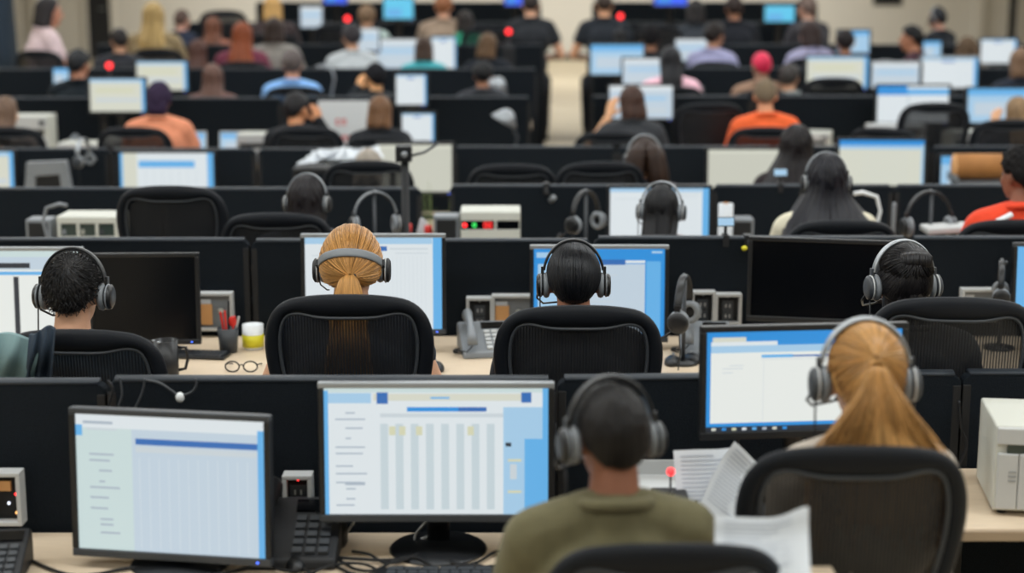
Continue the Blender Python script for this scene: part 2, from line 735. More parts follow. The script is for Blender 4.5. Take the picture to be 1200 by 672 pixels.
def hair_fall(mb, L=.32, w0=.092, w1=.15, depth=.07, m='hair', seed=1, nu=64, nv=26, x0=0.0, top=.105, jag=.05, back=-.105, wa=(.25, .95)):
    """long loose hair falling behind the head"""
    rows = []
    r_ = random.Random(seed)
    ph = [r_.uniform(0, 6.28) for _ in range(6)]
    jags = [r_.uniform(0, 1) for _ in range(nu)]
    for i in range(nv + 1):
        t = i / nv
        row = []
        for j in range(nu):
            a = 2 * PI * j / nu
            z = lerp(top, -L, t)
            if t > .8:
                z -= (t - .8) / .2 * jag * (jags[j] - .5)
            wdt = lerp(w0, w1, sstep(t, *wa))
            dep = lerp(.112, depth, sstep(t, .3, .7)) * (1 - .5 * sstep(t, .85, 1))
            if z > .014:
                kz = math.sqrt(max(0.0, 1 - ((z - .014) / .123) ** 2)) * .99
                wdt, dep = w0 * kz, .112 * kz
            cy = lerp(-.010, back, sstep(t, .3, .75))
            rip = 1 + .035 * math.sin(a * 9 + ph[0] + 2 * t) + .022 * math.sin(a * 23 + ph[1] - 4 * t) + .02 * math.sin(a * 5 + 5 * t + ph[2])
            x = math.sin(a) * wdt * rip
            y = cy - math.cos(a) * dep * rip
            y = min(y, lerp(.02, -.02, t))
            row.append((x + x0 * t, y, z))
        rows.append(row)
    mb.grid(rows, m, wrap=True)
    mb.add(rows[-1], [tuple(range(nu))], m, True)
    return mb


def hair_tail(mb, path, widths, m='hair', n=28, flat=.55, seed=2):
    r_ = random.Random(seed)
    ph = [r_.uniform(0, 6.28) for _ in range(3)]
    P = [Vector(p) for p in path]
    Q, W = [], []
    K = 18
    for i in range(K + 1):
        s = i / K * (len(P) - 1)
        k = min(int(s), len(P) - 2)
        Q.append(P[k].lerp(P[k + 1], s - k))
        W.append(lerp(widths[k], widths[k + 1], s - k))
    for _ in range(2):
        Q = [Q[0]] + [(Q[i - 1] + Q[i] * 2 + Q[i + 1]) / 4 for i in range(1, K)] + [Q[-1]]
    rows = []
    for i in range(K + 1):
        t = (Q[min(i + 1, K)] - Q[max(i - 1, 0)]).normalized()
        x = Vector((1, 0, 0))
        x = (x - t * x.dot(t)).normalized()
        b = t.cross(x)
        row = []
        for j in range(n):
            a = 2 * PI * j / n
            rip = 1 + .07 * math.sin(a * 6 + ph[0] + i * .2) + .05 * math.sin(a * 13 + ph[1] - i * .3)
            row.append(Q[i] + x * (math.cos(a) * W[i] * rip) + b * (math.sin(a) * W[i] * flat * rip))
        rows.append(row)
    mb.grid(rows, m, wrap=True)
    mb.add(rows[-1], [tuple(range(n))], m, True)
    mb.add(rows[0], [tuple(range(n - 1, -1, -1))], m, True)
    return mb


def slerp(a, b, t):
    c = max(-.9999, min(.9999, a.dot(b)))
    om = math.acos(c)
    return (a * math.sin((1 - t) * om) + b * math.sin(t * om)) / math.sin(om)


def dirv(az, el):
    az, el = R(az), R(el)
    return Vector((math.sin(az) * math.cos(el), math.cos(az) * math.cos(el), math.sin(el)))


def strands_to_knot(mb, knot, line, n, thick, seed, r=.0017):
    r_ = random.Random(seed)
    kd = Vector(knot).normalized()
    for i in range(n):
        az = r_.uniform(-180, 180)
        el = hairline(R(az), line) + r_.uniform(2, 30) ** 1.0
        d0 = dirv(az, el)
        if d0.dot(kd) > .97:
            continue
        ex = thick + r_.uniform(-.002, .004)
        wob = Vector((r_.uniform(-1, 1), r_.uniform(-1, 1), r_.uniform(-1, 1))) * .02
        pts = []
        for k in range(11):
            t = k / 10
            d = (slerp(d0, kd, t * .97) + wob * math.sin(PI * t)).normalized()
            pts.append(skull(d, lerp(.004, ex, sstep(t, 0, .25)) + .004 * t))
        mb.tube(pts, r, 'hair_strand', 3, cap=False, u=r_.random())


def strands_tail(mb, K, n, spread, L, seed, back=-.05, r=.0018, wave=.006, pw=.9):
    r_ = random.Random(seed)
    K = Vector(K)
    for i in range(n):
        a = r_.uniform(-1, 1)
        b = r_.uniform(-1, 1)
        l = L * r_.uniform(.8, 1.05)
        ph = r_.uniform(0, 6.28)
        pts = []
        for k in range(13):
            t = k / 12
            sp = lerp(.012, spread, t ** pw if pw <= 1 else min(1, t / .62) ** pw)
            x = K.x + a * sp + wave * math.sin(t * 9 + ph) * t
            y = K.y + back * math.sin(min(1, t * 2.2) * PI / 2) + b * lerp(.012, .026, t)
            z = K.z + .012 * math.sin(min(1, t * 6) * PI) - l * t ** 1.15
            pts.append((x, y, z))
        mb.tube(pts, [r] * 11 + [r * .8, r * .3], 'hair_strand', 3, cap=False, u=r_.random())


def strands_down(mb, crown, n, thick, seed, line=LINE_SHORT, r=.0016, frac=(.0, 1.0), wob=.02):
    r_ = random.Random(seed)
    cr = Vector(crown).normalized()
    for i in range(n):
        az = r_.uniform(-180, 180)
        d1 = dirv(az, hairline(R(az), line) + r_.uniform(0, 9))
        if d1.dot(cr) > .99:
            continue
        t0 = r_.uniform(.02, .5) * (1 - frac[0])
        w_ = Vector((r_.uniform(-1, 1), r_.uniform(-1, 1), 0)) * wob
        pts = [skull((slerp(cr, d1, lerp(t0, 1, k / 10)) + w_ * math.sin(PI * k / 10)).normalized(), thick + r_.uniform(-.0004, .0004) - .006 * (k / 10) ** 4) for k in range(11)]
        mb.tube(pts, r, 'hair_strand', 3, cap=False, u=r_.random())


def strands_tousled(mb, crown, n, seed, L=.045):
    r_ = random.Random(seed)
    cr = Vector(crown).normalized()
    for i in range(n):
        d = Vector((r_.gauss(0, 1), r_.gauss(0, 1), r_.gauss(0, 1))).normalized()
        el = math.degrees(math.asin(d.z))
        if el < hairline(math.atan2(d.x, d.y), LINE_SHORT) + 4:
            continue
        away = (d - cr * d.dot(cr))
        if away.length < .05:
            continue
        away.normalize()
        sw = d.cross(away) * .7
        g = (away + sw * math.exp(-2.5 * (1 - d.dot(cr))) + Vector((r_.uniform(-.4, .4), r_.uniform(-.4, .4), r_.uniform(-.3, .3)))).normalized()
        pts = []
        for k in range(6):
            t = k / 5
            dd = (d + g * (t * L / .1)).normalized()
            pts.append(skull(dd, .008 + .012 * math.sin(t * PI * .75)))
        mb.tube(pts, [.0016, .0016, .0015, .0013, .001, .0005], 'hair_strand', 3, cap=False, u=r_.random())


def hair_build(style):
    mb = MB()
    if style == 'crop':
        hair_cap(mb, .010, rough=.003)
    elif style == 'short':
        hair_cap(mb, .017, rough=.008)
    elif style == 'buzz':
        hair_cap(mb, .0035, rough=.001, m='curly_hair')
    elif style == 'curly':
        hair_cap(mb, .022, rough=.012, m='curly_hair')
    elif style == 'bob':
        hair_cap(mb, .016, LINE_LONG)
        hair_fall(mb, .15, .096, .100, .095, back=-.04, seed=4)
    elif style == 'long':
        hair_cap(mb, .014, LINE_LONG, locks=.003)
        hair_fall(mb, .36, .094, .135, .07, seed=5)
    elif style == 'long_wide':
        hair_cap(mb, .018, LINE_LONG, locks=.004)
        hair_fall(mb, .46, .098, .235, .095, seed=6, nu=96, back=-.148, wa=(.2, .66))
    elif style == 'long_sleek':
        hair_cap(mb, .012, LINE_LONG)
        hair_fall(mb, .27, .092, .088, .08, seed=7, back=-.10, jag=.02)
    elif style == 'pigtails':
        hair_cap(mb, .016, LINE_LONG, locks=.004)
        for s in (-1, 1):
            hair_tail(mb, [(s * .02, -.06, .10), (s * .055, -.125, .03), (s * .075, -.135, -.10), (s * .085, -.12, -.30)], [.03, .06, .065, .05], seed=5 + s, flat=.7)
    elif style == 'locs':
        hair_cap(mb, .016, LINE_LONG, rough=.006, m='curly_hair')
        r_ = random.Random(9)
        for i in range(46):
            az = r_.uniform(75, 285)
            d = dirv(az, r_.uniform(-10, 45))
            p = skull(d, .012)
            out = Vector((d.x, d.y, 0)) * .025
            pts = [p, p + out + Vector((0, 0, -.02)), p + out * 1.5 + Vector((0, 0, -.12)), p + out * 1.3 + Vector((r_.uniform(-.02, .02), r_.uniform(-.02, .02), -.32))]
            mb.tube(pts, .009, 'curly_hair', 6)
    elif style == 'bun_high':
        hair_cap(mb, .012, LINE_LONG, locks=.002, crown=(0, -.5, .8))
        for k in range(5):
            a = k * 1.257
            mb.ell((.022 * math.cos(a), -.075 + .012 * math.sin(a), .112 + .022 * math.sin(a)), (.032, .03, .032), 'hair')
        mb.ell((0, -.06, -.0), (.07, .07, .13), 'hair')
    elif style == 'braids':
        hair_cap(mb, .014, LINE_LONG, locks=.004, crown=(0, -.2, 1), m='curly_hair')
        r_ = random.Random(3)
        mb.ell((0, -.055, -.06), (.07, .06, .085), 'curly_hair')
        for i in range(16):
            x = lerp(-.055, .055, i / 15)
            pts = [(x, -.09, .03), (x * 1.05, -.112, -.05), (x * .8, -.10, -.13)]
            mb.tube(pts, .008, 'curly_hair', 6)
    elif style == 'sleek_back':
        hair_cap(mb, .011, crown=(0, .25, .95))
        strands_down(mb, (0, .25, .95), 1500, .0135, 11)
    elif style == 'tousled':
        hair_cap(mb, .010, rough=.003)
        strands_tousled(mb, (.08, -.62, .72), 1900, 12)
    elif style == 'pony_low':
        hair_cap(mb, .016, LINE_LONG, crown=(0, -.94, -.30))
        strands_to_knot(mb, (0.06, -.94, -.30), LINE_LONG, 1700, .020, 13)
        hair_tail(mb, [(.006, -.118, -.024), (.006, -.148, -.040), (.005, -.150, -.15), (.0, -.15, -.30)], [.016, .032, .062, .05], seed=3)
        strands_tail(mb, (.006, -.122, -.022), 420, .075, .34, 14, back=-.04)
        mb.tube([(.006 + .017 * math.cos(a), -.128, -.024 + .014 * math.sin(a)) for a in [2 * PI * k / 12 for k in range(12)]], .006, 'soft_black', 6, closed=True)
    elif style == 'pony_high':
        hair_cap(mb, .013, LINE_SHORT, crown=(0, -.86, .5))
        strands_to_knot(mb, (0.0, -.86, .5), LINE_SHORT, 1500, .016, 15)
        hair_tail(mb, [(.0, -.115, .055), (.0, -.146, .040), (.002, -.163, -.03), (.010, -.170, -.10), (.02, -.172, -.17), (.02, -.165, -.30)], [.014, .024, .046, .080, .118, .125], seed=4, flat=.34)
        strands_tail(mb, (.0, -.120, .06), 1000, .155, .42, 16, back=-.054, wave=.018, pw=1.25)
        mb.tube([(.018 * math.cos(a), -.128, .055 + .016 * math.sin(a)) for a in [2 * PI * k / 12 for k in range(12)]], .005, 'hair', 6, closed=True)
    elif style == 'half_up':
        hair_cap(mb, .012, LINE_LONG, crown=(0, -.75, .66))
        strands_to_knot(mb, (0.05, -.75, .66), ((0, 38), (45, 34), (65, 20), (90, 10), (180, 0)), 900, .016, 17)
        strands_down(mb, (0, -.75, .60), 700, .012, 18, LINE_LONG)
        r_ = random.Random(5)
        for i in range(240):
            x = r_.uniform(-.052, .052)
            h = .034 * math.sqrt(max(.02, 1 - (x / .056) ** 2)) + r_.uniform(-.002, .003)
            pts = [(x * .8 + .008, -.075 - .01, .075 - .02), (x + .008, -.085 - h * .9, .062 + .01), (x * 1.02 + .008, -.085 - h * .85, .095 + h * .4), (x * .9 + .008, -.07, .105 + h * .55), (x * .8 + .008, -.04, .098)]
            mb.tube(pts, .0022, 'hair_strand', 3, cap=False, u=r_.random())
        mb.ell((.008, -.085, .08), (.052, .028, .03), 'hair')
        hair_fall(mb, .20, .07, .058, .05, back=-.08, seed=8, top=-.02)
    elif style == 'cap_hat':
        hair_cap(mb, .008)
    return mb.mesh('hair')


def person(label, xc, yc, Y, floor=0.0, hair='short', hcol=(30, 26, 26), skin=(196, 150, 120), top=(60, 70, 90), sleeve='long', pose='desk', yaw=0.0, hyaw=0.0, hpitch=-.08, trousers=None, collar=False, group=None, smin=.9, smax=1.08):
    p = at(xc, yc, Y)
    s = max(smin, min(smax, (p.z - floor) / HEAD_C.z))
    off = Vector((HEAD_C.x, HEAD_C.y, 0)) * s
    off.rotate(Euler((0, 0, yaw)))
    hy, hp = round(hyaw, 2), round(hpitch, 2)
    o = link('person', cached(('body', pose, hy, hp), lambda: body_mesh(pose, hy, hp)), color=skin)
    o.location = (p.x - off.x, p.y - off.y, floor)
    o.rotation_euler = (0, 0, yaw)
    o.scale = (s,) * 3
    tag(o, label, 'person', group)
    h = link('hair', cached(('hair', hair), lambda: hair_build(hair)), o, color=hcol)
    h.matrix_local = head_matrix(hy, hp)
    link('shirt', cached(('shirt', pose, sleeve, collar), lambda: shirt_mesh(pose, sleeve, collar)), o, color=top)
    link('trousers', cached(('trousers',), trousers_mesh), o)
    for sd in (-1, 1):
        link('shoe', cached(('shoe', sd), lambda: shoe_mesh(sd)), o)
    return o


def head_world(o, hyaw=0.0, hpitch=-.08):
    return Matrix.Translation(o.location) @ Matrix.Rotation(o.rotation_euler.z, 4, 'Z') @ Matrix.Scale(o.scale.x, 4) @ head_matrix(hyaw, hpitch)


def arc_band(mb, r, zc, rz, wid, th, a0, a1, m, n=40, taper=0.0):
    rows = []
    for i in range(n + 1):
        t = i / n
        a = lerp(a0, a1, t)
        d = Vector((math.cos(a), 0, math.sin(a)))
        p = Vector((r * d.x, 0, zc + rz * d.z))
        w_ = wid * (1 - taper * abs(2 * t - 1))
        row = []
        for j in range(10):
            b = 2 * PI * j / 10
            cx, sx = math.cos(b), math.sin(b)
            cx = math.copysign(abs(cx) ** .6, cx)
            sx = math.copysign(abs(sx) ** .6, sx)
            row.append(p + Vector((0, cx * w_ / 2, 0)) + d * (sx * th / 2))
        rows.append(row)
    mb.grid(rows, m, wrap=True)


def headset_build(kind):
    band_m, cup_m, ring_m = {'black': ('black_plastic', 'black_plastic', 'mid_grey'), 'silver': ('silver', 'dark_grey', 'light_grey'), 'grey': ('mid_grey', 'soft_black', 'light_grey')}[kind]
    o = empty('headset')
    b = MB()
    arc_band(b, .1, .022, .118, .028, .009, R(8), R(172), band_m)
    bo = part('headband', b, None, o)
    b = MB()
    arc_band(b, .0945, .022, .112, .024, .007, R(40), R(140), 'soft_black')
    part('cushion', b, None, bo)
    for s in (-1, 1):
        c = MB()
        c.lathe([(.012, -.013), (.034, -.011), (.039, -.004), (.039, .006), (.03, .012), (.012, .013)], (s * .112, -.004, -.012), cup_m, 24, (0, s * PI / 2, 0))
        c.lathe([(.036, -.002), (.0405, -.0015), (.0405, .003), (.036, .004)], (s * .108, -.004, -.012), ring_m, 24, (0, s * PI / 2, 0))
        c.box((s * .104, 0, .030), (.010, .02, .04), cup_m)
        co = part('ear_cup', c, None, o)
        k = MB()
        k.tube([(s * .091, -.004 + .028 * math.cos(a), -.012 + .032 * math.sin(a)) for a in [2 * PI * q / 20 for q in range(20)]], .012, 'mid_grey' if kind != 'black' else 'mid_grey', 8, closed=True)
        part('ear_cushion', k, None, co)
    m = MB()
    m.tube([(-.118, .005, -.03), (-.122, .04, -.06), (-.10, .09, -.085), (-.05, .125, -.085), (-.03, .13, -.08)], .0035, 'black_plastic', 6)
    m.ell((-.028, .13, -.079), (.012, .008, .008), 'soft_black')
    part('microphone_boom', m, None, o)
    m = MB()
    m.tube([(-.112, -.01, -.05), (-.112, -.015, -.12), (-.10, -.005, -.20), (-.105, .03, -.30)], .0025, 'soft_black', 6)
    part('cord', m, None, o)
    return o


def headset_on(o, label, kind='black', hyaw=0.0, hpitch=-.08, tilt=0.0, group=None, fit=1.0):
    h = inst(('headset', kind), lambda: headset_build(kind), label, 'headset', (0, 0, 0), group=group)
    h.matrix_world = head_world(o, round(hyaw, 2), round(hpitch, 2)) @ Matrix.Rotation(tilt, 4, 'X') @ Matrix.Scale(fit, 4)
    return h


# ------------------------------------------------------------ chairs
def catmull(pts, per=4):
    n = len(pts)
    out = []
    for i in range(n):
        p0, p1, p2, p3 = (Vector(pts[(i + k - 1) % n]) for k in range(4))
        for k in range(per):
            t = k / per
            out.append(.5 * ((2 * p1) + (p2 - p0) * t + (2 * p0 - 5 * p1 + 4 * p2 - p3) * t * t + (3 * p1 - p0 - 3 * p2 + p3) * t ** 3))
    return out


def chair_build(top):
    """mesh-backed swivel armchair facing +Y; top = height of the back's upper edge"""
    o = empty('office_chair')
    half_o = [(0, 0), (.10, -.005), (.18, -.024), (.228, -.070), (.249, -.140), (.246, -.225), (.222, -.335), (.185, -.445), (.135, -.530), (.065, -.562)]
    half_i = [(0, -.071), (.08, -.070), (.148, -.060), (.186, -.078), (.203, -.135), (.200, -.220), (.178, -.325), (.144, -.425), (.104, -.494), (.052, -.520)]
    full = lambda h, last: catmull([(x, z) for x, z in h] + [last] + [(-x, z) for x, z in h[:0:-1]])
    O_, I_ = full(half_o, (0, -.567)), full(half_i, (0, -.525))
    seat_z = .475

    def bend(x, dz):
        return -.235 + .75 * x * x - .13 * (dz + .56) + .10 * max(0, dz + .16) ** 1.5
    rows = []
    n = len(O_)
    for k in range(n):
        a, b = O_[k], I_[k]
        mid, half = (a + b) / 2, (a - b) / 2
        row = []
        for j in range(12):
            th = 2 * PI * j / 12
            p = mid + half * math.cos(th)
            row.append((p.x, bend(p.x, p.y) + .019 * math.sin(th), top + p.y))
        rows.append(row)
    mb = MB()
    mb.grid(rows + [rows[0]], 'chair_frame', wrap=True)
    fr = part('back_frame', mb, None, o)
    mb = MB()
    mb.tube([(p.x * .99, bend(p.x, p.y) - .009, top + p.y) for p in I_], .0055, 'dark_grey', 6, closed=True)  # lighter than the frame: the lip's highlight is put into its colour
    part('rim', mb, None, fr)
    mb = MB()
    ctr = Vector((0, -.30))
    rws = []
    for s in (1.0, .8, .6, .4, .2, .02):
        rws.append([((ctr + (p - ctr) * s).x, bend((ctr + (p - ctr) * s).x, (ctr + (p - ctr) * s).y) + .004, top + (ctr + (p - ctr) * s).y) for p in I_])
    mb.grid(rws, 'chair_mesh', wrap=True)
    part('back_mesh', mb, None, o)
    mb = MB()
    mb.tube([(x, bend(x, -.40) - .030, top - .40 + .02 * math.cos(x * 20)) for x in np.linspace(-.165, .165, 9)], 1, 'soft_black', 8, flat=(.012, .035))
    part('lumbar_pad', mb, None, o)
    mb = MB()
    mb.tube([(0, -.02, seat_z - .07), (0, -.16, seat_z - .06), (0, -.262, seat_z + .06), (0, bend(0, -.52) - .03, top - .50), (0, bend(0, -.40) - .045, top - .40)], .02, 'soft_black', 8, flat=(1.5, .8))
    part('spine', mb, None, o)
    # seat
    sr = [(.245 * math.copysign(abs(math.cos(a)) ** .45, math.cos(a)), .03 + .235 * math.copysign(abs(math.sin(a)) ** .45, math.sin(a))) for a in [2 * PI * k / 40 for k in range(40)]]
    mb = MB()
    mb.tube([(x, y, seat_z - .02 - (.03 if y > .24 else 0)) for x, y in sr], .02, 'chair_frame', 8, closed=True)
    rows = [[(x * s, .03 + (y - .03) * s, seat_z - .012 - .02 * (1 - s)) for x, y in sr] for s in (1, .75, .5, .25, .02)]
    mb.grid(rows, 'soft_black', wrap=True)
    mb.grid([[(p[0], p[1], p[2] - .02) for p in r_] for r_ in rows], 'soft_black', wrap=True)
    part('seat', mb, None, o)
    for s in (-1, 1):
        mb = MB()
        mb.tube([(s * .17, -.05, seat_z - .06), (s * .285, -.06, seat_z - .02), (s * .305, -.06, seat_z + .10), (s * .30, -.02, seat_z + .185)], .016, 'soft_black', 8, flat=(1, 1.6))
        ao = part('armrest', mb, None, o)
        mb = MB()
        mb.tube([(s * .30, y, seat_z + .20) for y in np.linspace(-.12, .12, 7)], [.5, .9, 1, 1, 1, .9, .5], 'black_plastic', 10, flat=(.042, .016))
        part('arm_pad', mb, None, ao)
    mb = MB()
    mb.lathe([(.028, .10), (.028, .27), (.02, .27), (.02, .38), (.06, .40), (.07, .43), (.05, .45)], (0, 0, 0), 'black_plastic', 16)
    mb.box((0, .0, .425), (.16, .24, .05), 'black_plastic')
    part('gas_column', mb, None, o)
    mb = MB()
    for k in range(5):
        a = 2 * PI * k / 5 + .3
        mb.tube([(0.02 * math.cos(a), .02 * math.sin(a), .12), (.18 * math.cos(a), .18 * math.sin(a), .10), (.31 * math.cos(a), .31 * math.sin(a), .075)], [.028, .022, .016], 'dark_grey', 8)
    part('star_base', mb, None, o)
    for k in range(5):
        a = 2 * PI * k / 5 + .3
        mb = MB()
        for q in (-.012, .012):
            c = Vector((.31 * math.cos(a) - q * math.sin(a), .31 * math.sin(a) + q * math.cos(a), .029))
            mb.lathe([(.012, -.008), (.029, -.008), (.029, .008), (.012, .008)], c, 'black_plastic', 14, (0, PI / 2, a + PI / 2))
        mb.cap_((.31 * math.cos(a), .31 * math.sin(a), .03), .008, (.31 * math.cos(a), .31 * math.sin(a), .075), .01, 'black_plastic', 8)
        part('caster', mb, None, o)
    return o


def chair(label, xc, ytop, Y, floor=0.0, rz=0.0, scale=1.0, group=None):
    p = at(xc, ytop, Y)
    top = max(.98, min(1.36, round((p.z - floor) / scale / .03) * .03))
    off = Vector((0, -.30, 0)) * scale
    off.rotate(Euler((0, 0, rz)))
    return inst(('chair', top), lambda: chair_build(top), label, 'chair', (p.x - off.x, p.y - off.y, floor), rz, group, scale)


# ------------------------------------------------------------ furniture and equipment
def divider(label, x0, x1, py, Y, floor=0.0, rz=0.0, group=None, Y2=None):
    """upholstered screen between desks, spanning picture columns x0..x1, upper edge at row py"""
    a, b = at(x0, py, Y), at(x1, py, Y if Y2 is None else Y2)
    wd = (b - a).length
    h = (a.z + b.z) / 2 - floor
    o = empty('desk_divider', ((a.x + b.x) / 2, (a.y + b.y) / 2, floor), math.atan2(b.y - a.y, b.x - a.x))
    tag(o, label, 'divider', group)
    mb = MB()
    r_ = .025
    pts = []
    for cx, cz, a0 in ((wd / 2 - r_, h - .012 - r_, 0), (-wd / 2 + r_, h - .012 - r_, 90)):
        for k in range(5):
            t = R(a0 + 22.5 * k)
            pts.append((cx + r_ * math.cos(t), cz + r_ * math.sin(t)))
    pts += [(-wd / 2, .06), (wd / 2, .06)]
    mb.prism(pts, -.022, .022, 'fabric')
    part('fabric_panel', mb, None, o, .004)
    mb = MB()
    mb.tube([(-wd / 2 + .02, 0, h - .009), (wd / 2 - .02, 0, h - .009)], 1, 'rail', 10, flat=(.024, .010))
    part('top_rail', mb, None, o)
    for s in (-1, 1):
        mb = MB()
        mb.b2((s * (wd / 2 - .012) - .012, -.024, 0), (s * (wd / 2 - .012) + .012, .024, h - .04), 'matte_black')
        mb.b2((s * (wd / 2 - .03) - .03, -.12, 0), (s * (wd / 2 - .03) + .03, .12, .03), 'matte_black')
        part('end_post', mb, None, o, .003)
    return o


def desk(label, X0, X1, Yf, Yb, z=.73, floor=0.0, group=None):
    o = empty('desk', ((X0 + X1) / 2, (Yf + Yb) / 2, floor))
    tag(o, label, 'desk', group)
    w_, d_ = (X1 - X0) / 2, (Yb - Yf) / 2
    mb = MB()
    mb.b2((-w_, -d_ + .012, z - .03), (w_, d_, z), 'desk_wood')
    part('desk_top', mb, None, o, .002)
    mb = MB()
    mb.b2((-w_, -d_, z - .031), (w_, -d_ + .012, z - .001), 'desk_edge')
    part('edge_band', mb, None, o, .004)
    n = max(2, int(round((X1 - X0) / 1.6)) + 1)
    for k in range(n):
        x = lerp(-w_ + .05, w_ - .05, k / (n - 1))
        mb = MB()
        mb.b2((x - .02, d_ - .14, .02), (x + .02, d_ - .08, z - .03), 'dark_grey')
        mb.b2((x - .025, d_ - .45, .0), (x + .025, d_ - .02, .025), 'dark_grey')
        mb.b2((x - .02, -d_ + .1, z - .06), (x + .02, d_ - .08, z - .03), 'dark_grey')
        part('leg', mb, None, o, .004)
    mb = MB()
    mb.b2((-w_ + .08, d_ - .18, z - .13), (w_ - .08, d_ - .10, z - .12), 'dark_grey')
    mb.b2((-w_ + .08, d_ - .10, z - .13), (w_ - .08, d_ - .095, z - .031), 'dark_grey')
    part('cable_tray', mb, None, o)
    return o


def lines(x0, x1, zs, hgt, m, seed=0, indent=.3):
    r_ = random.Random(seed)
    return [(x0 + r_.choice((0, 0, indent)) * (x1 - x0), z, lerp(x0, x1, r_.uniform(.45, 1)), z + hgt, m) for z in zs]


def screen_rects(style):
    S = []
    if style == 'table':      # grey-blue page, side list, dark bar, blue edge
        S = [(0, 0, 1, 1, 's_pale'), (0, .9, 1, 1, 's_white'), (0, 0, .30, .9, 's_mint'), (.32, .79, .985, .835, 's_deep'), (.32, .735, .985, .775, 's_rule'),
             (.31, 0, .985, .72, 's_pale'), (.965, 0, 1, .93, 's_sky'), (0, .84, .035, .92, 's_sky'), (.04, .93, .2, .95, 's_text'), (.06, .885, .22, .9, 's_rule')]
        S += lines(.07, .24, [.70, .655, .58, .50, .455, .38, .30, .22, .18, .12], .014, 's_text', 3)
        for i in range(12):
            S.append((.34 + i * .052, .02, .342 + i * .052, .70, 's_white'))
    elif style == 'sheet':    # columns, side list, blue panel
        S = [(0, 0, 1, 1, 's_white'), (0, .965, 1, 1, 's_mint'), (0, .88, .21, .96, 's_ice'), (.22, .9, .88, .955, 's_cream'), (.235, .875, .285, .965, 's_deep'), (.88, .885, .925, .965, 's_deep'),
             (.37, .815, .72, .85, 's_blue'), (.60, .815, .725, .85, 's_deep'), (.25, .77, .8, .80, 's_rule'), (.475, .915, .56, .93, 's_sky'), (.80, 0, 1, .85, 's_ice'), (.895, 0, 1, .60, 's_sky'), (.975, 0, 1, 1, 's_sky'),
             (0, 0, .018, .98, 's_sky'), (.81, .54, .835, .57, 's_dark'), (.82, .42, .88, .44, 's_olive'), (.82, .17, .88, .19, 's_olive'), (.83, .28, .86, .40, 's_rule')]
        for i in range(8):
            S.append((.25 + i * .068, .04, .285 + i * .068, .72, 's_band'))
        for x in (.29, .335, .41, .64):
            S.append((x, .63, x + .028, .70, 's_olive'))
        S += lines(.05, .2, [.80, .75, .68, .60, .53, .48, .38, .32, .25, .20, .12, .07], .012, 's_text', 5)
        S.append((.09, .235, .18, .26, 's_text'))
    elif style == 'doc':      # white document with bright blue frame
        S = [(0, 0, 1, 1, 's_blue'), (.022, .085, 1, .86, 's_page'), (.022, .79, 1, .86, 's_ice'), (.03, .875, .2, .945, 's_cream'), (.022, .86, .36, .90, 's_white'), (.28, .735, .44, .765, 's_sky'), (.44, .74, .95, .757, 's_deep'),
             (.28, .715, .95, .72, 's_rule'), (0, 0, 1, .05, 's_dark'), (.29, .1, .292, .70, 's_rule')]
        S += [(.03 + i * .052, .012, .052 + i * .052, .038, c_) for i, c_ in enumerate(('s_cream', 's_blue', 's_olive', 's_white', 's_sky', 's_text', 's_cream', 's_blue'))]
        S += lines(.08, .2, [.66, .63, .59], .008, 's_rule', 6)
    elif style == 'white_blue':   # white page, blue right border
        S = [(0, 0, 1, 1, 's_white'), (.935, 0, 1, 1, 's_sky'), (.36, .855, .60, .905, 's_deep'), (0, .93, .93, 1, 's_ice'), (.62, .87, .9, .885, 's_rule'), (.66, .825, .9, .835, 's_rule'), (.05, .8, .3, .81, 's_rule')]
        for i in range(9):
            S.append((.64 + i * .03, .05, .642 + i * .03, .8, 's_rule'))
    elif style == 'blue':     # blue desktop with pale window
        S = [(0, 0, 1, 1, 's_blue'), (.03, .04, .53, .83, 's_ice'), (.3, .05, .85, .83, 's_pale'), (.86, .04, .97, .86, 's_sky'), (.5, .82, .7, .88, 's_deep'), (.02, .9, .3, .96, 's_ice'), (.7, .84, .85, .87, 's_white'), (.9, .95, .98, .975, 's_ice')]
        S += lines(.34, .8, [.7, .6, .5, .4, .3, .2], .008, 's_rule', 8)
    elif style == 'split':    # white panes with dark gutters
        S = [(0, 0, 1, 1, 's_page'), (0, .78, 1, .93, 's_pale'), (0, .72, 1, .76, 's_sky'), (.0, .80, .62, .86, 's_dark'), (.49, .0, .53, .70, 's_dark'), (0, .93, 1, 1, 's_mint')]
    elif style == 'blue_top':
        S = [(0, 0, 1, 1, 's_cream'), (0, .88, 1, 1, 's_blue'), (0, .80, 1, .88, 's_ice'), (.97, 0, 1, .9, 's_ice')]
        for i in range(9):
            S.append((.3 + i * .06, .05, .303 + i * .06, .75, 's_rule'))
    elif style == 'table_blue':
        S = [(0, 0, 1, 1, 's_white'), (0, .0, .18, 1, 's_cream'), (.2, .70, .8, .84, 's_sky'), (.2, 0, .93, .68, 's_white'), (.935, 0, 1, 1, 's_sky'), (0, 0, .03, 1, 's_sky')]
        for i in range(7):
            S.append((.27 + i * .09, .04, .275 + i * .09, .66, 's_rule'))
    elif style == 'beige':
        S = [(0, 0, 1, 1, 's_beige'), (0, .92, 1, 1, 's_cream')]
    elif style == 'cream':
        S = [(0, 0, 1, 1, 's_cream'), (0, .9, 1, 1, 's_ice'), (.1, .6, .8, .7, 's_olive'), (.1, .3, .9, .4, 's_rule'), (.94, 0, 1, 1, 's_sky')]
    elif style == 'pale':
        S = [(0, 0, 1, 1, 's_pale'), (0, .86, 1, 1, 's_white'), (.1, .55, .9, .68, 's_ice'), (.1, .2, .9, .3, 's_rule')]
    elif style == 'light_blue':
        S = [(0, 0, 1, 1, 's_ice'), (0, .8, 1, 1, 's_sky'), (.1, .2, .6, .6, 's_pale')]
    elif style == 'sky':
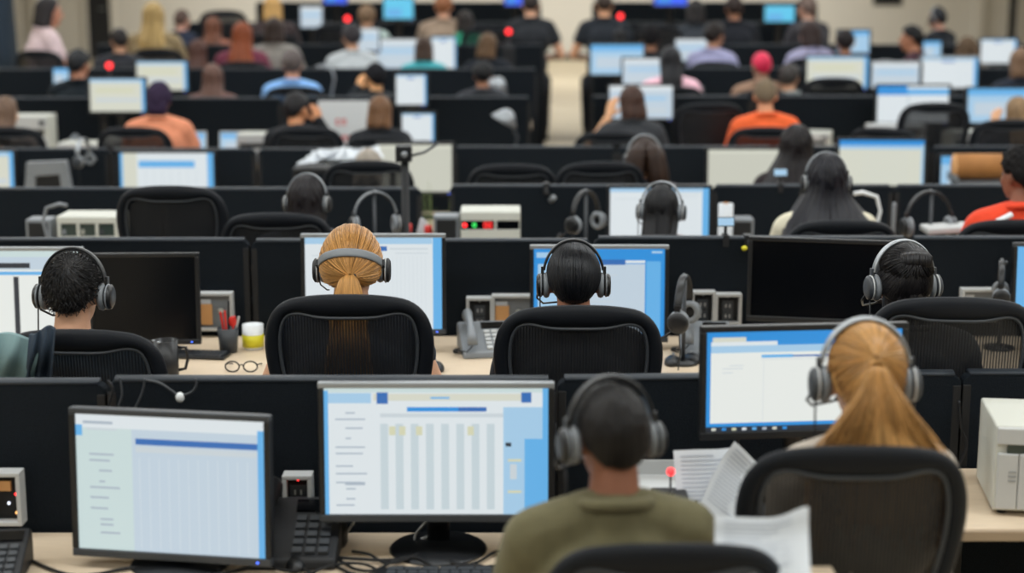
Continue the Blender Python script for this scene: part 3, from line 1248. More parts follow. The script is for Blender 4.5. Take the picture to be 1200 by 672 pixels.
        S = [(0, 0, 1, 1, 's_sky'), (.2, .2, .8, .7, 's_ice')]
    elif style == 'cyan':
        S = [(0, 0, 1, 1, 's_cyan'), (.1, .1, .6, .5, 's_sky')]
    elif style == 'royal':
        S = [(0, 0, 1, 1, 's_royal'), (.1, .1, .5, .4, 's_blue')]
    elif style == 'white_tabs':
        S = [(0, 0, 1, 1, 's_white'), (0, .75, .42, 1, 's_blue'), (.42, .75, 1, .92, 's_sky'), (.42, 0, .45, .75, 's_rule')]
    return S


def monitor_build(w_, h_, zb, style, case, tilt, stand):
    o = empty('monitor')
    bz = .016
    top = MB()
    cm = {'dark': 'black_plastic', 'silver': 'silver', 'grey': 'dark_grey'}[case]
    # frame of four bars round the screen, and the shell behind
    e = .0
    cx = zb + h_ / 2
    fr = MB()
    fr.b2((-w_ / 2, -.014, -h_ / 2), (w_ / 2, .012, -h_ / 2 + bz * 1.25), 'black_plastic' if case == 'dark' else 'dark_grey')
    fr.b2((-w_ / 2, -.014, h_ / 2 - bz), (w_ / 2, .012, h_ / 2), cm)  # silver case: overhead glint put into the colour of the plastic top bar
    for s in (-1, 1):
        fr.b2((s * w_ / 2, -.0135, -h_ / 2 + bz * 1.25), (s * (w_ / 2 - bz), .012, h_ / 2 - bz), 'black_plastic')
    fo = part('bezel', fr, None, o, .003)
    sh = MB()
    sh.prism([(-w_ / 2 + .002, -h_ / 2 + .002), (w_ / 2 - .002, -h_ / 2 + .002), (w_ / 2 - .002, h_ / 2 - .002), (-w_ / 2 + .002, h_ / 2 - .002)], .0, .028, 'black_plastic')
    sh.box((0, .036, 0), (w_ * .62, .03, h_ * .6), 'soft_black')
    so = part('back_shell', sh, None, o, .006)
    sc_ = MB()
    W, H = w_ - 2 * bz, h_ - 2.25 * bz
    x0, z0 = -W / 2, -h_ / 2 + bz * 1.25
    if style == 'off':
        sc_.quad(x0, z0, x0 + W, z0 + H, -.006, 'off_glass')
    for k, (a, b, c, d, m) in enumerate(screen_rects(style)):
        sc_.quad(x0 + a * W, z0 + b * H, x0 + c * W, z0 + d * H, -.006 - .00012 * k, m)
    sco = part('screen', sc_, None, o)
    pl = MB()
    pl.ell((w_ / 2 - .035, -.0145, -h_ / 2 + .010), (.004, .002, .003), 'led_blue', nu=8, nv=6)
    po = part('power_light', pl, None, o)
    for q in (fo, so, sco, po):
        q.location = (0, 0, cx)
        q.rotation_euler = (-tilt, 0, 0)
    if stand:
        nk = MB()
        nk.tube([(0, .075, .012), (0, .07, zb + h_ * .18), (0, .045, zb + h_ * .5)], 1, 'black_plastic', 8, flat=(.014, .030))
        part('stand_neck', nk, None, o)
        bs = MB()
        bs.prism([], 0, 0) if False else None
        bs.lathe([(.02, .02), (.125, .008), (.13, .003), (.13, .0)][::-1], (0, .05, 0), 'black_plastic', 28)
        part('stand_base', bs, None, o)
    return o


def monitor(label, x0, y0, x1, y1, Y, style, z=.73, floor=0.0, yaw=0.0, tilt=.06, case='dark', group=None, stand=True):
    a, b = at(x0, y0, Y), at(x1, y1, Y)
    m_ = at((x0 + x1) / 2, (y0 + y1) / 2, Y)
    w_, h_ = abs(b.x - a.x) / max(.6, math.cos(yaw)), a.z - b.z
    zb = m_.z - h_ / 2 - z - floor
    zb = max(.03, zb)
    h_ = min(h_, .40)
    zb = max(.03, m_.z - h_ / 2 - z - floor)
    key = ('monitor', round(w_, 2), round(h_, 2), round(zb, 2), style, case, tilt)
    return inst(key, lambda: monitor_build(round(w_, 2), round(h_, 2), round(zb, 2), style, case, tilt, stand), label, 'monitor', (m_.x, Y, z + floor), yaw, group)


def box_unit_build(w_, h_, d_, kind):
    """beige test and switching unit"""
    o = empty('equipment_box')
    mb = MB()
    mb.b2((-w_ / 2, -d_ / 2 + .012, .012), (w_ / 2, d_ / 2, h_), 'beige')
    part('cabinet', mb, None, o, .006)
    mb = MB()
    for sx in (-1, 1):
        for sy in (-1, 1):
            mb.lathe([(.012, 0), (.012, .014)], (sx * (w_ / 2 - .03), sy * (d_ / 2 - .04), 0), 'soft_black', 10)
    part('rubber_feet', mb, None, o)
    mb = MB()
    y = -d_ / 2
    if kind == 'windows':
        zt = h_ - .034
        zb = h_ - .085
        mb.b2((-w_ / 2 + .006, y, .02), (w_ / 2 - .006, y + .014, zb - .012), 'beige')
        mb.b2((-w_ / 2 + .006, y, zt), (w_ / 2 - .006, y + .014, h_ - .004), 'beige')
        n = 3
        for k in range(n + 1):
            xc = lerp(-w_ / 2 + .014, w_ / 2 - .014, k / n)
            mb.b2((xc - .007, y, zb - .012), (xc + .007, y + .014, zt), 'beige')
        po = part('front_panel', mb, None, o, .002)
        for k in range(n):
            xa, xb = lerp(-w_ / 2 + .014, w_ / 2 - .014, k / n), lerp(-w_ / 2 + .014, w_ / 2 - .014, (k + 1) / n)
            g = MB()
            g.b2((xa + .008, y + .008, zb - .01), (xb - .008, y + .013, zt - .002), 'window_green')
            g.b2((xa + .012, y + .005, zb - .002), (xa + .03, y + .009, zb + .022), ('mid_grey', 'beige_dark', 'dark_grey')[k])
            part('window_pane', g, None, po)
        for k in range(n):
            xa, xb = lerp(-w_ / 2 + .014, w_ / 2 - .014, k / n), lerp(-w_ / 2 + .014, w_ / 2 - .014, (k + 1) / n)
            g = MB()
            g.b2((xa + .004, y - .003, .03), (xb - .004, y + .002, zb - .02), 'light_grey')
            part('flap', g, None, o, .002)
    elif kind == 'tower':
        mb.b2((-w_ / 2 + .004, y, h_ * .80), (w_ / 2 - .004, y + .014, h_ - .004), 'light_grey')
        for k in range(6):
            xa, xb = lerp(-w_ / 2 + .006, w_ / 2 - .006, k / 6), lerp(-w_ / 2 + .006, w_ / 2 - .006, (k + 1) / 6)
            mb.b2((xa + .001, y, .02), (xb - .001, y + .014, h_ * .70), 'light_grey')
        po = part('front_panel', mb, None, o, .003)
        g = MB()
        g.b2((-w_ / 2 + .03, y + .004, h_ * .705), (w_ / 2 - .02, y + .013, h_ * .80), 'window_green')
        part('display_window', g, None, po)
        g = MB()
        for k in range(4):
            for j in range(3):
                g.b2((-w_ / 2 + .035 + k * .05, y - .002, h_ * .40 + j * .012), (-w_ / 2 + .055 + k * .05, y, h_ * .408 + j * .012), 'mid_grey')
        part('badge', g, None, po)
    elif kind == 'digits':
        za, zm = h_ - .088, h_ - .045
        mb.b2((-w_ / 2 + .004, y, zm), (w_ / 2 - .004, y + .014, h_ - .004), 'beige')
        mb.b2((-w_ / 2 + .004, y, .016), (w_ / 2 - .004, y + .014, za), 'beige')
        mb.b2((w_ / 2 - .125, y, za), (w_ / 2 - .115, y + .014, zm), 'beige')
        po = part('front_panel', mb, None, o, .002)
        g = MB()
        g.b2((-w_ / 2 + .006, y + .004, za), (w_ / 2 - .126, y + .012, zm), 'off_glass')
        g.b2((w_ / 2 - .114, y + .004, za), (w_ / 2 - .006, y + .012, zm), 'off_glass')
        part('display_window', g, None, po)
        g = MB()
        g.ell((-w_ / 2 + .022, y + .002, (za + zm) / 2), (.010, .003, .011), 'led_red')
        part('indicator_light', g, None, po)
        g = MB()
        g.tube([(-w_ / 2 + .068 + .007 * math.cos(a), y + .002, (za + zm) / 2 + .009 * math.sin(a)) for a in [2 * PI * q / 16 for q in range(16)]], .003, 'led_green', 6, closed=True)
        part('indicator_light', g, None, po)
        for k in range(2):
            g = MB()
            x, z = -w_ / 2 + .122 + k * .022, (za + zm) / 2
            for dx, dz, hw, hh in ((0, .014, .006, .002), (0, 0, .006, .002), (0, -.014, .006, .002), (-.007, .007, .002, .006), (.007, .007, .002, .006), (-.007, -.007, .002, .006), (.007, -.007, .002, .006)):
                g.b2((x + dx - hw, y, z + dz - hh), (x + dx + hw, y + .003, z + dz + hh), 'led_red_digit')
            part('digit', g, None, po)
    else:   # printer
        mb.b2((-w_ / 2 + .004, y, h_ * .72), (w_ / 2 - .004, y + .014, h_ - .004), 'light_grey')
        mb.b2((-w_ / 2 + .004, y, .016), (w_ / 2 - .004, y + .014, h_ * .55), 'light_grey')
        for k in range(3):
            mb.b2((-w_ / 2 + .02, y - .002, h_ * (.12 + .12 * k)), (w_ / 2 - .02, y, h_ * (.14 + .12 * k)), 'mid_grey')
        po = part('front_panel', mb, None, o, .003)
        g = MB()
        g.b2((-w_ / 2 + .02, y + .004, h_ * .57), (w_ / 2 - .03, y + .012, h_ * .70), 'matte_black')
        part('paper_slot', g, None, po)
        g = MB()
        g.b2((w_ / 2 - .06, y - .003, h_ * .8), (w_ / 2 - .02, y + .002, h_ * .9), 'dark_grey')
        part('button_strip', g, None, po)
    return o


def box_unit(label, xc, Y, w_, h_, d_, kind, z=.73, floor=0.0, rz=0.0, group=None):
    return inst(('box', w_, h_, d_, kind), lambda: box_unit_build(w_, h_, d_, kind), label, {'printer': 'printer'}.get(kind, 'equipment box'), (xat(xc, Y, z + floor + h_ * .6), Y, z + floor), rz, group)


def phone_build(col):
    o = empty('desk_phone')
    mb = MB()
    prof = [(-.11, .0), (.10, .0), (.10, .085), (.08, .095), (-.105, .022)]
    vs = [(-.09, y, z) for y, z in prof] + [(.09, y, z) for y, z in prof]
    n = len(prof)
    mb.add(vs, [tuple(range(n - 1, -1, -1)), tuple(range(n, 2 * n))] + [(i, (i + 1) % n, (i + 1) % n + n, i + n) for i in range(n)], col)
    bo = part('body', mb, None, o, .006)
    ang = math.atan2(.073, .185)
    up = lambda x, t, e=0.0: (x, lerp(-.105, .08, t) - e * math.sin(ang), lerp(.022, .095, t) + e * math.cos(ang))
    mb = MB()
    mb.box(up(.035, .84, .002), (.085, .036, .006), 'off_glass', (ang, 0, 0))
    part('display', mb, None, bo)
    mb = MB()
    for i in range(3):
        for j in range(5):
            mb.box(up(.008 + i * .027, .12 + j * .125, .004), (.02, .016, .008), 'dark_grey' if col != 'mid_grey' else 'light_grey', (ang, 0, 0))
    part('keypad', mb, None, bo)
    mb = MB()
    pts = [up(-.057, .04, .03), up(-.057, .12, .046), up(-.057, .5, .058), up(-.057, .88, .046), up(-.057, .97, .03)]
    mb.tube(pts, [1.15, 1.15, .75, 1.15, 1.15], col, 10, flat=(.022, .016))
    part('handset', mb, None, o)
    mb = MB()
    pts = [Vector(up(-.057, .04, .025))]
    for k in range(60):
        t = k / 59
        pts.append(Vector((-.085 - .03 * math.sin(PI * t) + .006 * math.cos(k * 1.3), -.10 + .10 * t, .012 + .006 * math.sin(k * 1.3) + .01 * (1 - t))))
    mb.tube(pts, .002, 'matte_black', 5)
    part('coiled_cord', mb, None, o)
    return o


def keyboard_build():
    o = empty('keyboard')
    mb = MB()
    mb.box((0, 0, .010), (.44, .15, .016), 'black_plastic')
    bo = part('case', mb, None, o, .005)
    mb = MB()
    for r_ in range(5):
        n = 15 if r_ < 4 else 9
        for k in range(n):
            w_ = .40 / n
            mb.box((-.2 + w_ * (k + .5), -.055 + r_ * .026, .021), (w_ - .004, .021, .008), 'dark_grey')
    part('keys', mb, None, o)
    return o


def mouse_build():
    o = empty('mouse')
    mb = MB()
    mb.ell((0, 0, .008), (.031, .055, .026), 'black_plastic')
    mb.v = [(x, y, max(z, 0)) for x, y, z in mb.v]
    bo = part('body', mb, None, o)
    mb = MB()
    mb.lathe([(.009, -.004), (.009, .004)], (0, .026, .030), 'mid_grey', 12, (0, PI / 2, 0))
    part('scroll_wheel', mb, None, bo)
    return o


def panel_build(w_, h_, kind):
    """framed socket and storage panel fixed to the face of a divider, seen face at -Y"""
    o = empty('socket_panel')
    mb = MB()
    b = .012
    mb.b2((-w_ / 2, -.05, 0), (w_ / 2, 0, b), 'light_grey')
    mb.b2((-w_ / 2, -.05, h_ - b), (w_ / 2, 0, h_), 'light_grey')
    for s in (-1, 1):
        mb.b2((s * w_ / 2, -.05, b), (s * (w_ / 2 - b), 0, h_ - b), 'light_grey')
    part('frame', mb, None, o, .002)
    mb = MB()
    mb.b2((-w_ / 2 + b, -.02, b), (w_ / 2 - b, 0, h_ - b), 'matte_black' if kind != 'card' else 'mid_grey')
    part('back_plate', mb, None, o)
    if kind == 'card':
        mb = MB()
        mb.b2((-w_ / 2 + b + .002, -.03, b + .01), (-w_ / 2 + w_ * .42, -.024, h_ * .68), 'orange_card')
        part('note_card', mb, None, o)
        mb = MB()
        mb.b2((-w_ / 2 + b + .002, -.024, h_ * .3), (-w_ / 2 + w_ * .38, -.021, h_ * .8), 'paper')
        part('paper_slip', mb, None, o)
        mb = MB()
        mb.lathe([(.012, -.002), (.012, .006)], (w_ * .15, -.022, h_ * .5), 'beige', 12, (PI / 2, 0, 0))
        part('socket', mb, None, o)
    elif kind == 'lights':
        mb = MB()
        mb.b2((-w_ * .22, -.03, h_ * .62), (w_ * .15, -.02, h_ * .8), 'orange_card')
        part('note_card', mb, None, o)
        for x, z, m in ((-.28, .66, 'led_red'), (.28, .55, 'led_red'), (.05, .38, 'led_white'), (.27, .2, 'led_amber')):
            mb = MB()
            mb.ell((x * w_, -.024, z * h_), (.0045, .004, .0045), m, nu=10, nv=8)
            part('indicator_light', mb, None, o)
    else:
        for k in range(2):
            mb = MB()
            mb.b2((-.022, -.027, h_ * (.25 + .33 * k) - .02), (.022, -.02, h_ * (.25 + .33 * k) + .022), 'dark_grey')
            for q in (-1, 1):
                mb.b2((q * .008 - .002, -.029, h_ * (.25 + .33 * k) - .006), (q * .008 + .002, -.026, h_ * (.25 + .33 * k) + .008), 'light_grey')
            part('socket', mb, None, o)
        mb = MB()
        mb.ell((0, -.024, h_ * .86), (.004, .003, .004), 'led_amber' if kind == 'amber' else ('led_red' if kind == 'red' else 'mid_grey'), nu=8, nv=6)
        part('indicator_light', mb, None, o)
    return o


def panel(label, x0, y0, x1, y1, Y, kind='plain', group=None):
    """hung on the divider face at depth Y"""
    a, b = at(x0, y0, Y), at(x1, y1, Y)
    w_, h_ = round(abs(b.x - a.x), 2), round(a.z - b.z, 2)
    m_ = at((x0 + x1) / 2, y1, Y)
    return inst(('panel', w_, h_, kind), lambda: panel_build(w_, h_, kind), label, 'panel', (m_.x, Y - .022, m_.z), 0, group)


def mug_build(kind):
    if kind == 'pens':
        o = empty('pen_cup')
        mb = MB()
        mb.lathe([(.034, 0), (.042, .10), (.038, .10), (.031, .006)], (0, 0, 0), 'dark_grey', 24)
        part('cup', mb, None, o)
        for k, (x, y, h, m) in enumerate(((-.018, 0, .16, 'red_plastic'), (.002, .012, .20, 'soft_black'), (.02, -.006, .145, 'red_plastic'), (-.004, -.016, .17, 'red_plastic'), (.028, .008, .14, 'light_grey'))):
            mb = MB()
            mb.cap_((x * .4, y * .4, .01), .0045, (x * 1.5, y * 1.5, h), .0045, m, 8)
            po = part('pen', mb, None, o)
        mb = MB()
        mb.ell((.02, -.002, .125), (.016, .006, .022), 'red_plastic')
        part('scissor_handle', mb, None, o)
        return o
    o = empty('mug')
    m = {'black': 'black_plastic', 'yellow': 'white_plastic', 'tall': 'black_plastic'}[kind]
    h, r_ = (.10, .042) if kind != 'tall' else (.15, .045)
    mb = MB()
    mb.lathe([(r_ * .86, 0), (r_, .012), (r_, h), (r_ * .9, h), (r_ * .86, .012)], (0, 0, 0), m, 28)
    part('cup', mb, None, o)
    if kind == 'yellow':
        mb = MB()
        mb.lathe([(r_ + .0012, .012), (r_ + .0012, .062), (r_, .062), (r_, .012)], (0, 0, 0), 'yellow', 28)
        part('sleeve', mb, None, o)
    else:
        mb = MB()
        mb.tube([(r_ - .004, 0, h * .8), (r_ + .028, 0, h * .78), (r_ + .034, 0, h * .5), (r_ + .024, 0, h * .25), (r_ - .004, 0, h * .22)], .006, m, 8)
        part('handle', mb, None, o)
        mb = MB()
        for q in range(3):
            a = 2.2 + q * .9
            mb.ell((r_ * math.cos(a) * .96, -abs(r_ * math.sin(a)) * .96, h + .001), (.006, .006, .004), 'silver', nu=10, nv=6)
        part('rim_clip', mb, None, o)
    return o


def sheet_mesh(w_, d_, curl=.03, seed=1, ink=True):
    """printed sheet of paper, slightly curled"""
    r_ = random.Random(seed)
    mb = MB()
    n = 14
    f = lambda u, v: (w_ * (u - .5), d_ * (v - .5), curl * (sstep(u, .5, 1) ** 2 + .5 * sstep(v, .6, 1) ** 2) + .004 * math.sin(u * 5 + seed) * math.sin(v * 4))
    mb.grid([[f(i / n, j / n) for i in range(n + 1)] for j in range(n + 1)], 'paper')
    mb.grid([[(p[0], p[1], p[2] - .0012) for p in [f(i / n, j / n) for i in range(n + 1)]] for j in range(n, -1, -1)], 'paper')
    if ink:
        for k in range(16):
            v = .92 - k * .05
            e = r_.uniform(.5, .9)
            row = [[Vector(f(u, vv)) + Vector((0, 0, .0009)) for u in np.linspace(.1, e, 8)] for vv in (v, v + .014)]
            mb.grid(row, 'paper_line')
    return mb.mesh('sheet')


def paper(label, loc, w_=.21, d_=.29, rz=0.0, rx=0.0, curl=.03, seed=1, name='paper_sheet', group=None, ry=0.0):
    o = link(name, sheet_mesh(w_, d_, curl, seed))
    o.location = loc
    o.rotation_euler = (rx, ry, rz)
    return tag(o, label, 'paper', group)


def cable(label, pts, r=.004, m='matte_black', group=None, plug=None):
    P = [Vector(p) for p in pts]
    # smooth
    Q = []
    for i in range(len(P) - 1):
        p0, p1, p2, p3 = P[max(i - 1, 0)], P[i], P[i + 1], P[min(i + 2, len(P) - 1)]
        for k in range(6):
            t = k / 6
            Q.append(.5 * ((2 * p1) + (p2 - p0) * t + (2 * p0 - 5 * p1 + 4 * p2 - p3) * t * t + (3 * p1 - p0 - 3 * p2 + p3) * t ** 3))
    Q.append(P[-1])
    c = Q[0].copy()
    mb = MB()
    mb.tube([q - c for q in Q], r, m, 7)
    o = part('cable', mb)
    o.location = c
    tag(o, label, 'cable', group)
    if plug:
        mb = MB()
        mb.ell(Q[-1] - c, (.012, .010, .014), plug)
        part('plug', mb, None, o)
    return o


def status_light_build(m):
    o = empty('status_light')
    mb = MB()
    mb.lathe([(.022, 0), (.022, .012), (.006, .016), (.006, .10)], (0, 0, 0), 'black_plastic', 14)
    part('stalk', mb, None, o)
    mb = MB()
    mb.ell((0, 0, .118), (.021, .021, .021), m, nu=16, nv=10)
    part('lamp_dome', mb, None, o)
    return o


def clip_display_build():
    o = empty('clip_display')
    mb = MB()
    mb.box((0, 0, .06), (.075, .012, .04), 'black_plastic', (-.15, 0, .1))
    bo = part('case', mb, None, o, .004)
    mb = MB()
    mb.box((0, -.0065, .061), (.066, .002, .032), 's_ice', (-.15, 0, .1))
    part('screen', mb, None, bo)
    mb = MB()
    mb.b2((-.012, -.03, 0), (.012, .03, .008), 'soft_black')
    mb.b2((-.012, -.032, -.04), (.012, -.026, .006), 'soft_black')
    mb.b2((-.006, -.004, .0), (.006, .004, .045), 'soft_black')
    part('clip', mb, None, o)
    return o


def clip_camera_build(cap=True):
    o = empty('clip_camera')
    mb = MB()
    mb.b2((-.015, -.036, -.05), (.015, -.026, .008), 'soft_black')
    mb.b2((-.015, -.03, .0), (.015, .03, .008), 'soft_black')
    part('clip', mb, None, o)
    mb = MB()
    mb.tube([(0, -.03, -.01), (.0, -.06, -.03), (.02, -.075, -.055)], .007, 'matte_black', 8)
    mb.lathe([(.014, -.025), (.014, .025), (.010, .03)], (.03, -.085, -.065), 'mid_grey', 14, (1.0, .6, 0))
    part('camera_head', mb, None, o)
    if cap:
        mb = MB()
        mb.ell((-.02, -.06, -.04), (.012, .012, .010), 'yellow')
        part('yellow_cap', mb, None, o)
    return o


def small_speaker_build(w_, h_):
    o = empty('desk_speaker')
    mb = MB()
    mb.b2((-w_ / 2, -.05, 0), (w_ / 2, .05, h_), 'mid_grey')
    bo = part('cabinet', mb, None, o, .006)
    mb = MB()
    mb.b2((-w_ / 2 + .012, -.053, .014), (w_ / 2 - .012, -.049, h_ - .014), 'matte_black')
    part('grille', mb, None, bo)
    mb = MB()
    mb.lathe([(.008, 0), (w_ * .22, .004)], (0, -.052, h_ * .45), 'dark_grey', 16, (PI / 2, 0, 0))
    part('speaker_cone', mb, None, bo)
    return o


def hook_lamp_build(m):
    """small curved desk lamp"""
    o = empty('desk_lamp')
    mb = MB()
    mb.lathe([(.06, 0), (.06, .012), (.015, .018)], (0, 0, 0), m, 20)
    part('base', mb, None, o)
    mb = MB()
    mb.tube([(0, 0, .01), (.015, 0, .16), (.035, 0, .26), (.02, 0, .31), (-.03, 0, .325), (-.06, 0, .32)], [.006, .006, .006, .007, .008, .007], m, 10)
    part('arm', mb, None, o)
    return o


def pole_build(h_):
    o = empty('camera_pole')
    mb = MB()
    mb.lathe([(.07, 0), (.07, .012), (.02, .02)], (0, 0, 0), 'black_plastic', 18)
    part('base', mb, None, o)
    mb = MB()
    mb.lathe([(.024, .012), (.024, h_ * .36), (.018, h_ * .36), (.018, h_)], (0, 0, 0), 'matte_black', 12)
    mb.lathe([(.027, h_ * .02), (.027, h_ * .34)], (0, 0, 0), 'mid_grey', 12)
    part('post', mb, None, o)
    mb = MB()
    mb.box((-.005, 0, h_ + .03), (.075, .06, .075), 'black_plastic')
    mb.lathe([(.012, -.01), (.016, .01)], (.0, -.035, h_ + .03), 'silver', 12, (PI / 2, 0, 0))
    part('camera_head', mb, None, o, .005)
    mb = MB()
    mb.tube([(.03, 0, h_ + .02), (.09, 0, h_ + .035), (.16, 0, h_ + .08)], .006, 'dark_grey', 8)
    part('cable_arm', mb, None, o)
    return o


def tray_build(w_, d_, m='silver'):
    o = empty('paper_tray')
    mb = MB()
    mb.b2((-w_ / 2, -d_ / 2, 0), (w_ / 2, d_ / 2, .006), m)
    part('tray_floor', mb, None, o)
    mb = MB()
    for a, b in (((-w_ / 2, -d_ / 2, 0), (-w_ / 2 + .006, d_ / 2, .045)), ((w_ / 2 - .006, -d_ / 2, 0), (w_ / 2, d_ / 2, .045)), ((-w_ / 2, d_ / 2 - .006, 0), (w_ / 2, d_ / 2, .045))):
        mb.b2(a, b, m)
    part('tray_rim', mb, None, o, .002)
    return o


def laptop_build(style):
    o = empty('laptop')
    mb = MB()
    mb.b2((-.165, -.12, 0), (.165, .11, .018), 'light_grey')
    part('base', mb, None, o, .004)
    mb = MB()
    for r_ in range(4):
        for k in range(11):
            mb.b2((-.14 + k * .0256, -.03 + r_ * .03, .018), (-.14 + k * .0256 + .021, -.005 + r_ * .03, .021), 'dark_grey')
    part('keys', mb, None, o)
    lid = MB()
    lid.b2((-.165, -.004, 0), (.165, .006, .225), 'light_grey')
    lo = part('lid', lid, None, o, .004)
    lo.location = (0, .11, .015)
    lo.rotation_euler = (-.2, 0, 0)
    s = MB()
    for k, (a, b, c, d, m) in enumerate(screen_rects(style)):
        s.quad(-.152 + a * .304, .014 + b * .195, -.152 + c * .304, .014 + d * .195, -.0052 - .00012 * k, m)
    part('screen', s, None, lo)
    return o


def sign_build(w_, h_):
    o = empty('placard')
    mb = MB()
    mb.b2((-w_ / 2, -.004, 0), (w_ / 2, .004, h_), 'white_plastic')
    part('board', mb, None, o, .001)
    x = -w_ * .16
    for row, n, zc, hh in ((0, 2, .62, .10), (1, 5, .36, .10)):
        mb = MB()
        for k in range(n):
            xa = x + k * w_ * .115
            z = h_ * zc
            mb.b2((xa, -.006, z), (xa + w_ * .03, -.0045, z + h_ * hh), 'red_ink')
            mb.b2((xa, -.006, z + h_ * hh * .8), (xa + w_ * .085, -.0045, z + h_ * hh), 'red_ink')
            if k % 2 == 0:
                mb.b2((xa, -.006, z), (xa + w_ * .085, -.0045, z + h_ * hh * .2), 'red_ink')
            else:
                mb.b2((xa + w_ * .06, -.006, z), (xa + w_ * .085, -.0045, z + h_ * hh), 'red_ink')
        part('red_lettering', mb, None, o)
    mb = MB()
    mb.prism([(-.03, 0), (.03, 0), (.0, h_ * .7)], .004, .008, 'light_grey')
    mb.b2((-w_ * .3, -.03, 0), (w_ * .3, .05, .006), 'light_grey')
    part('easel_back', mb, None, o)
    return o


def thing_at(key, builder, label, cat, xc, Y, z=.73, floor=0.0, rz=0.0, group=None, scale=1.0):
    return inst(key, builder, label, cat, (xat(xc, Y, z + floor + .1), Y, z + floor), rz, group, scale)


# ============================================================ the setting
YA, YR, YB, YC, YD, YE, YF, YG, YH, YW = 4.2, 4.5, 6.52, 8.14, 10.04, 12.0, 13.8, 15.7, 17.6, 32.4
Z0 = .70
F4, F5, F6, F7 = .15, .26, .38, .53          # the floor steps up towards the back
XW = 11.0


def struct(name, mb, m=None, bevel=0.0):
    return tag(part(name, mb, m, None, bevel), kind='structure')


def slab(name, a, b, m):
    return struct(name, MB().b2(a, b, m))


slab('floor', (-XW, -3, -.2), (XW, YD + .08, 0), 'floor_vinyl')
for (ya, yb, z) in ((YD + .08, YE + .08, F4), (YE + .08, YF + .08, F5), (YF + .08, YG + .08, F6), (YG + .08, YW + .1, F7)):
    slab('floor', (-XW, ya, -.2), (XW, yb, z), 'floor_vinyl')
slab('ceiling', (-XW, -3, 3.42), (XW, YW + .1, 3.5), 'ceiling_tile')
slab('wall_left', (-XW - .1, -3, -.2), (-XW, YW + .1, 3.5), 'wall_paint')
slab('wall_right', (XW, -3, -.2), (XW + .1, YW + .1, 3.5), 'wall_paint')
slab('wall_back', (-XW, YW, -.2), (XW, YW + .1, 3.5), 'wall_paint')
slab('wall_front', (-XW, -3.1, -.2), (XW, -3, 3.5), 'wall_paint')
slab('baseboard_back', (-XW, YW - .03, F7), (XW, YW, F7 + .11), 'baseboard')
# doorway and trims on the back wall
for nm, x0, x1, y1, m in (('door_1', 104, 131, 32, 'dark_void'), ('door_2', 1179, 1189, 48, 'dark_void')):
    a, b = at(x0, y1, YW), at(x1, y1, YW)
    d = struct(nm, MB().b2((a.x, YW - .05, F7), (b.x, YW - .005, F7 + 2.1), m))
    fr = MB()
    for x in (a.x - .04, b.x + .04):
        fr.b2((x - .04, YW - .07, F7), (x + .04, YW - .004, F7 + 2.16), 'wall_paint')
    fr.b2((a.x - .08, YW - .07, F7 + 2.1), (b.x + .08, YW - .004, F7 + 2.18), 'wall_paint')
    part('door_frame', fr, None, d)
    part('door_handle', MB().tube([(b.x - .1, YW - .06, F7 + 1.0), (b.x - .1, YW - .1, F7 + 1.0), (b.x - .22, YW - .1, F7 + 1.0)], .012, 'silver', 8), None, d)
for k, (x0, x1) in enumerate(((18, 27), (40, 48), (1140, 1150))):
    a, b = at(x0, 30, YW), at(x1, 30, YW)
    slab('trim_%d' % (k + 1), (a.x, YW - .16, F7), (b.x, YW, 3.42), 'wall_paint')
a, b = at(1024, 0, YW), at(1056, 5, YW)
nb = empty('notice_board', ((a.x + b.x) / 2, YW - .03, b.z))
tag(nb, 'dark notice board hung on the pale far wall', 'notice board')
part('board', MB().b2((-.27, 0, 0), (.27, .028, .5), 'dark_void'), None, nb, .004)
part('board_frame', MB().b2((-.29, .004, -.02), (.29, .028, 0), 'dark_grey').b2((-.29, .004, .5), (.29, .028, .52), 'dark_grey').b2((-.29, .004, 0), (-.27, .028, .5), 'dark_grey').b2((.27, .004, 0), (.29, .028, .5), 'dark_grey'), None, nb)

# ============================================================ dividers
DV = 'black desk divider '
divider(DV + 'in the nearest row, behind the lit socket panel at left', -70, 125, 443.5, YA + .03, rz=0)
divider(DV + 'behind the nearest two monitors, loose cables over its top', 127, 651, 440.5, YA + .02)
divider(DV + 'behind the person in the olive shirt, under the two slanting monitors', 653, 1062, 437.5, YA + .06, Y2=YA + .1)
divider('narrow round-cornered black divider right of the long blond ponytail', 1064, 1125, 434, YR)
divider('black divider behind the large beige tower unit on the right-hand desk', 1127, 1320, 433, YR)
B_ = (('behind the black-haired person and the switched-off monitor at left', -60, 292), ('behind the blond person with the low ponytail', 295, 694), ('behind the sleek black-haired person and the blue monitor', 696, 1064), ('behind the half-up bun, carrying a silver panel', 1066, 1330))
for t, x0, x1 in B_:
    divider(DV + t, x0, x1, 278.5 if x0 < 290 else (279.5 if x0 < 690 else 276.5), YB)
for t, x0, x1 in (('behind the empty rimmed chair and the beige unit with windows', -90, 190), ('beside the camera pole, ending at the walkway', 192, 494), ('behind the unit with red digits and the white-scarfed person', 527, 833), ('behind the big black veil of hair', 835, 1046), ('beside the thin post, behind the red jersey', 1048, 1340)):
    divider(DV + t, x0, x1, 219.5 if x0 < 500 else 216, YC)
for t, x0, x1 in (('behind the grey-framed tray unit, third row at left', -110, 128), ('behind the pale table screen in the third row', 130, 300), ('behind the heap of papers and the cream screen', 302, 530), ('facing the end of the walkway in the third row', 532, 722), ('behind the striped silver headband', 724, 905), ('behind the blue-topped cream screen', 907, 1090), ('behind the cardboard tube', 1092, 1350)):
    divider(DV + t, x0, x1, 173.5 if x0 < 530 else 171, YD)
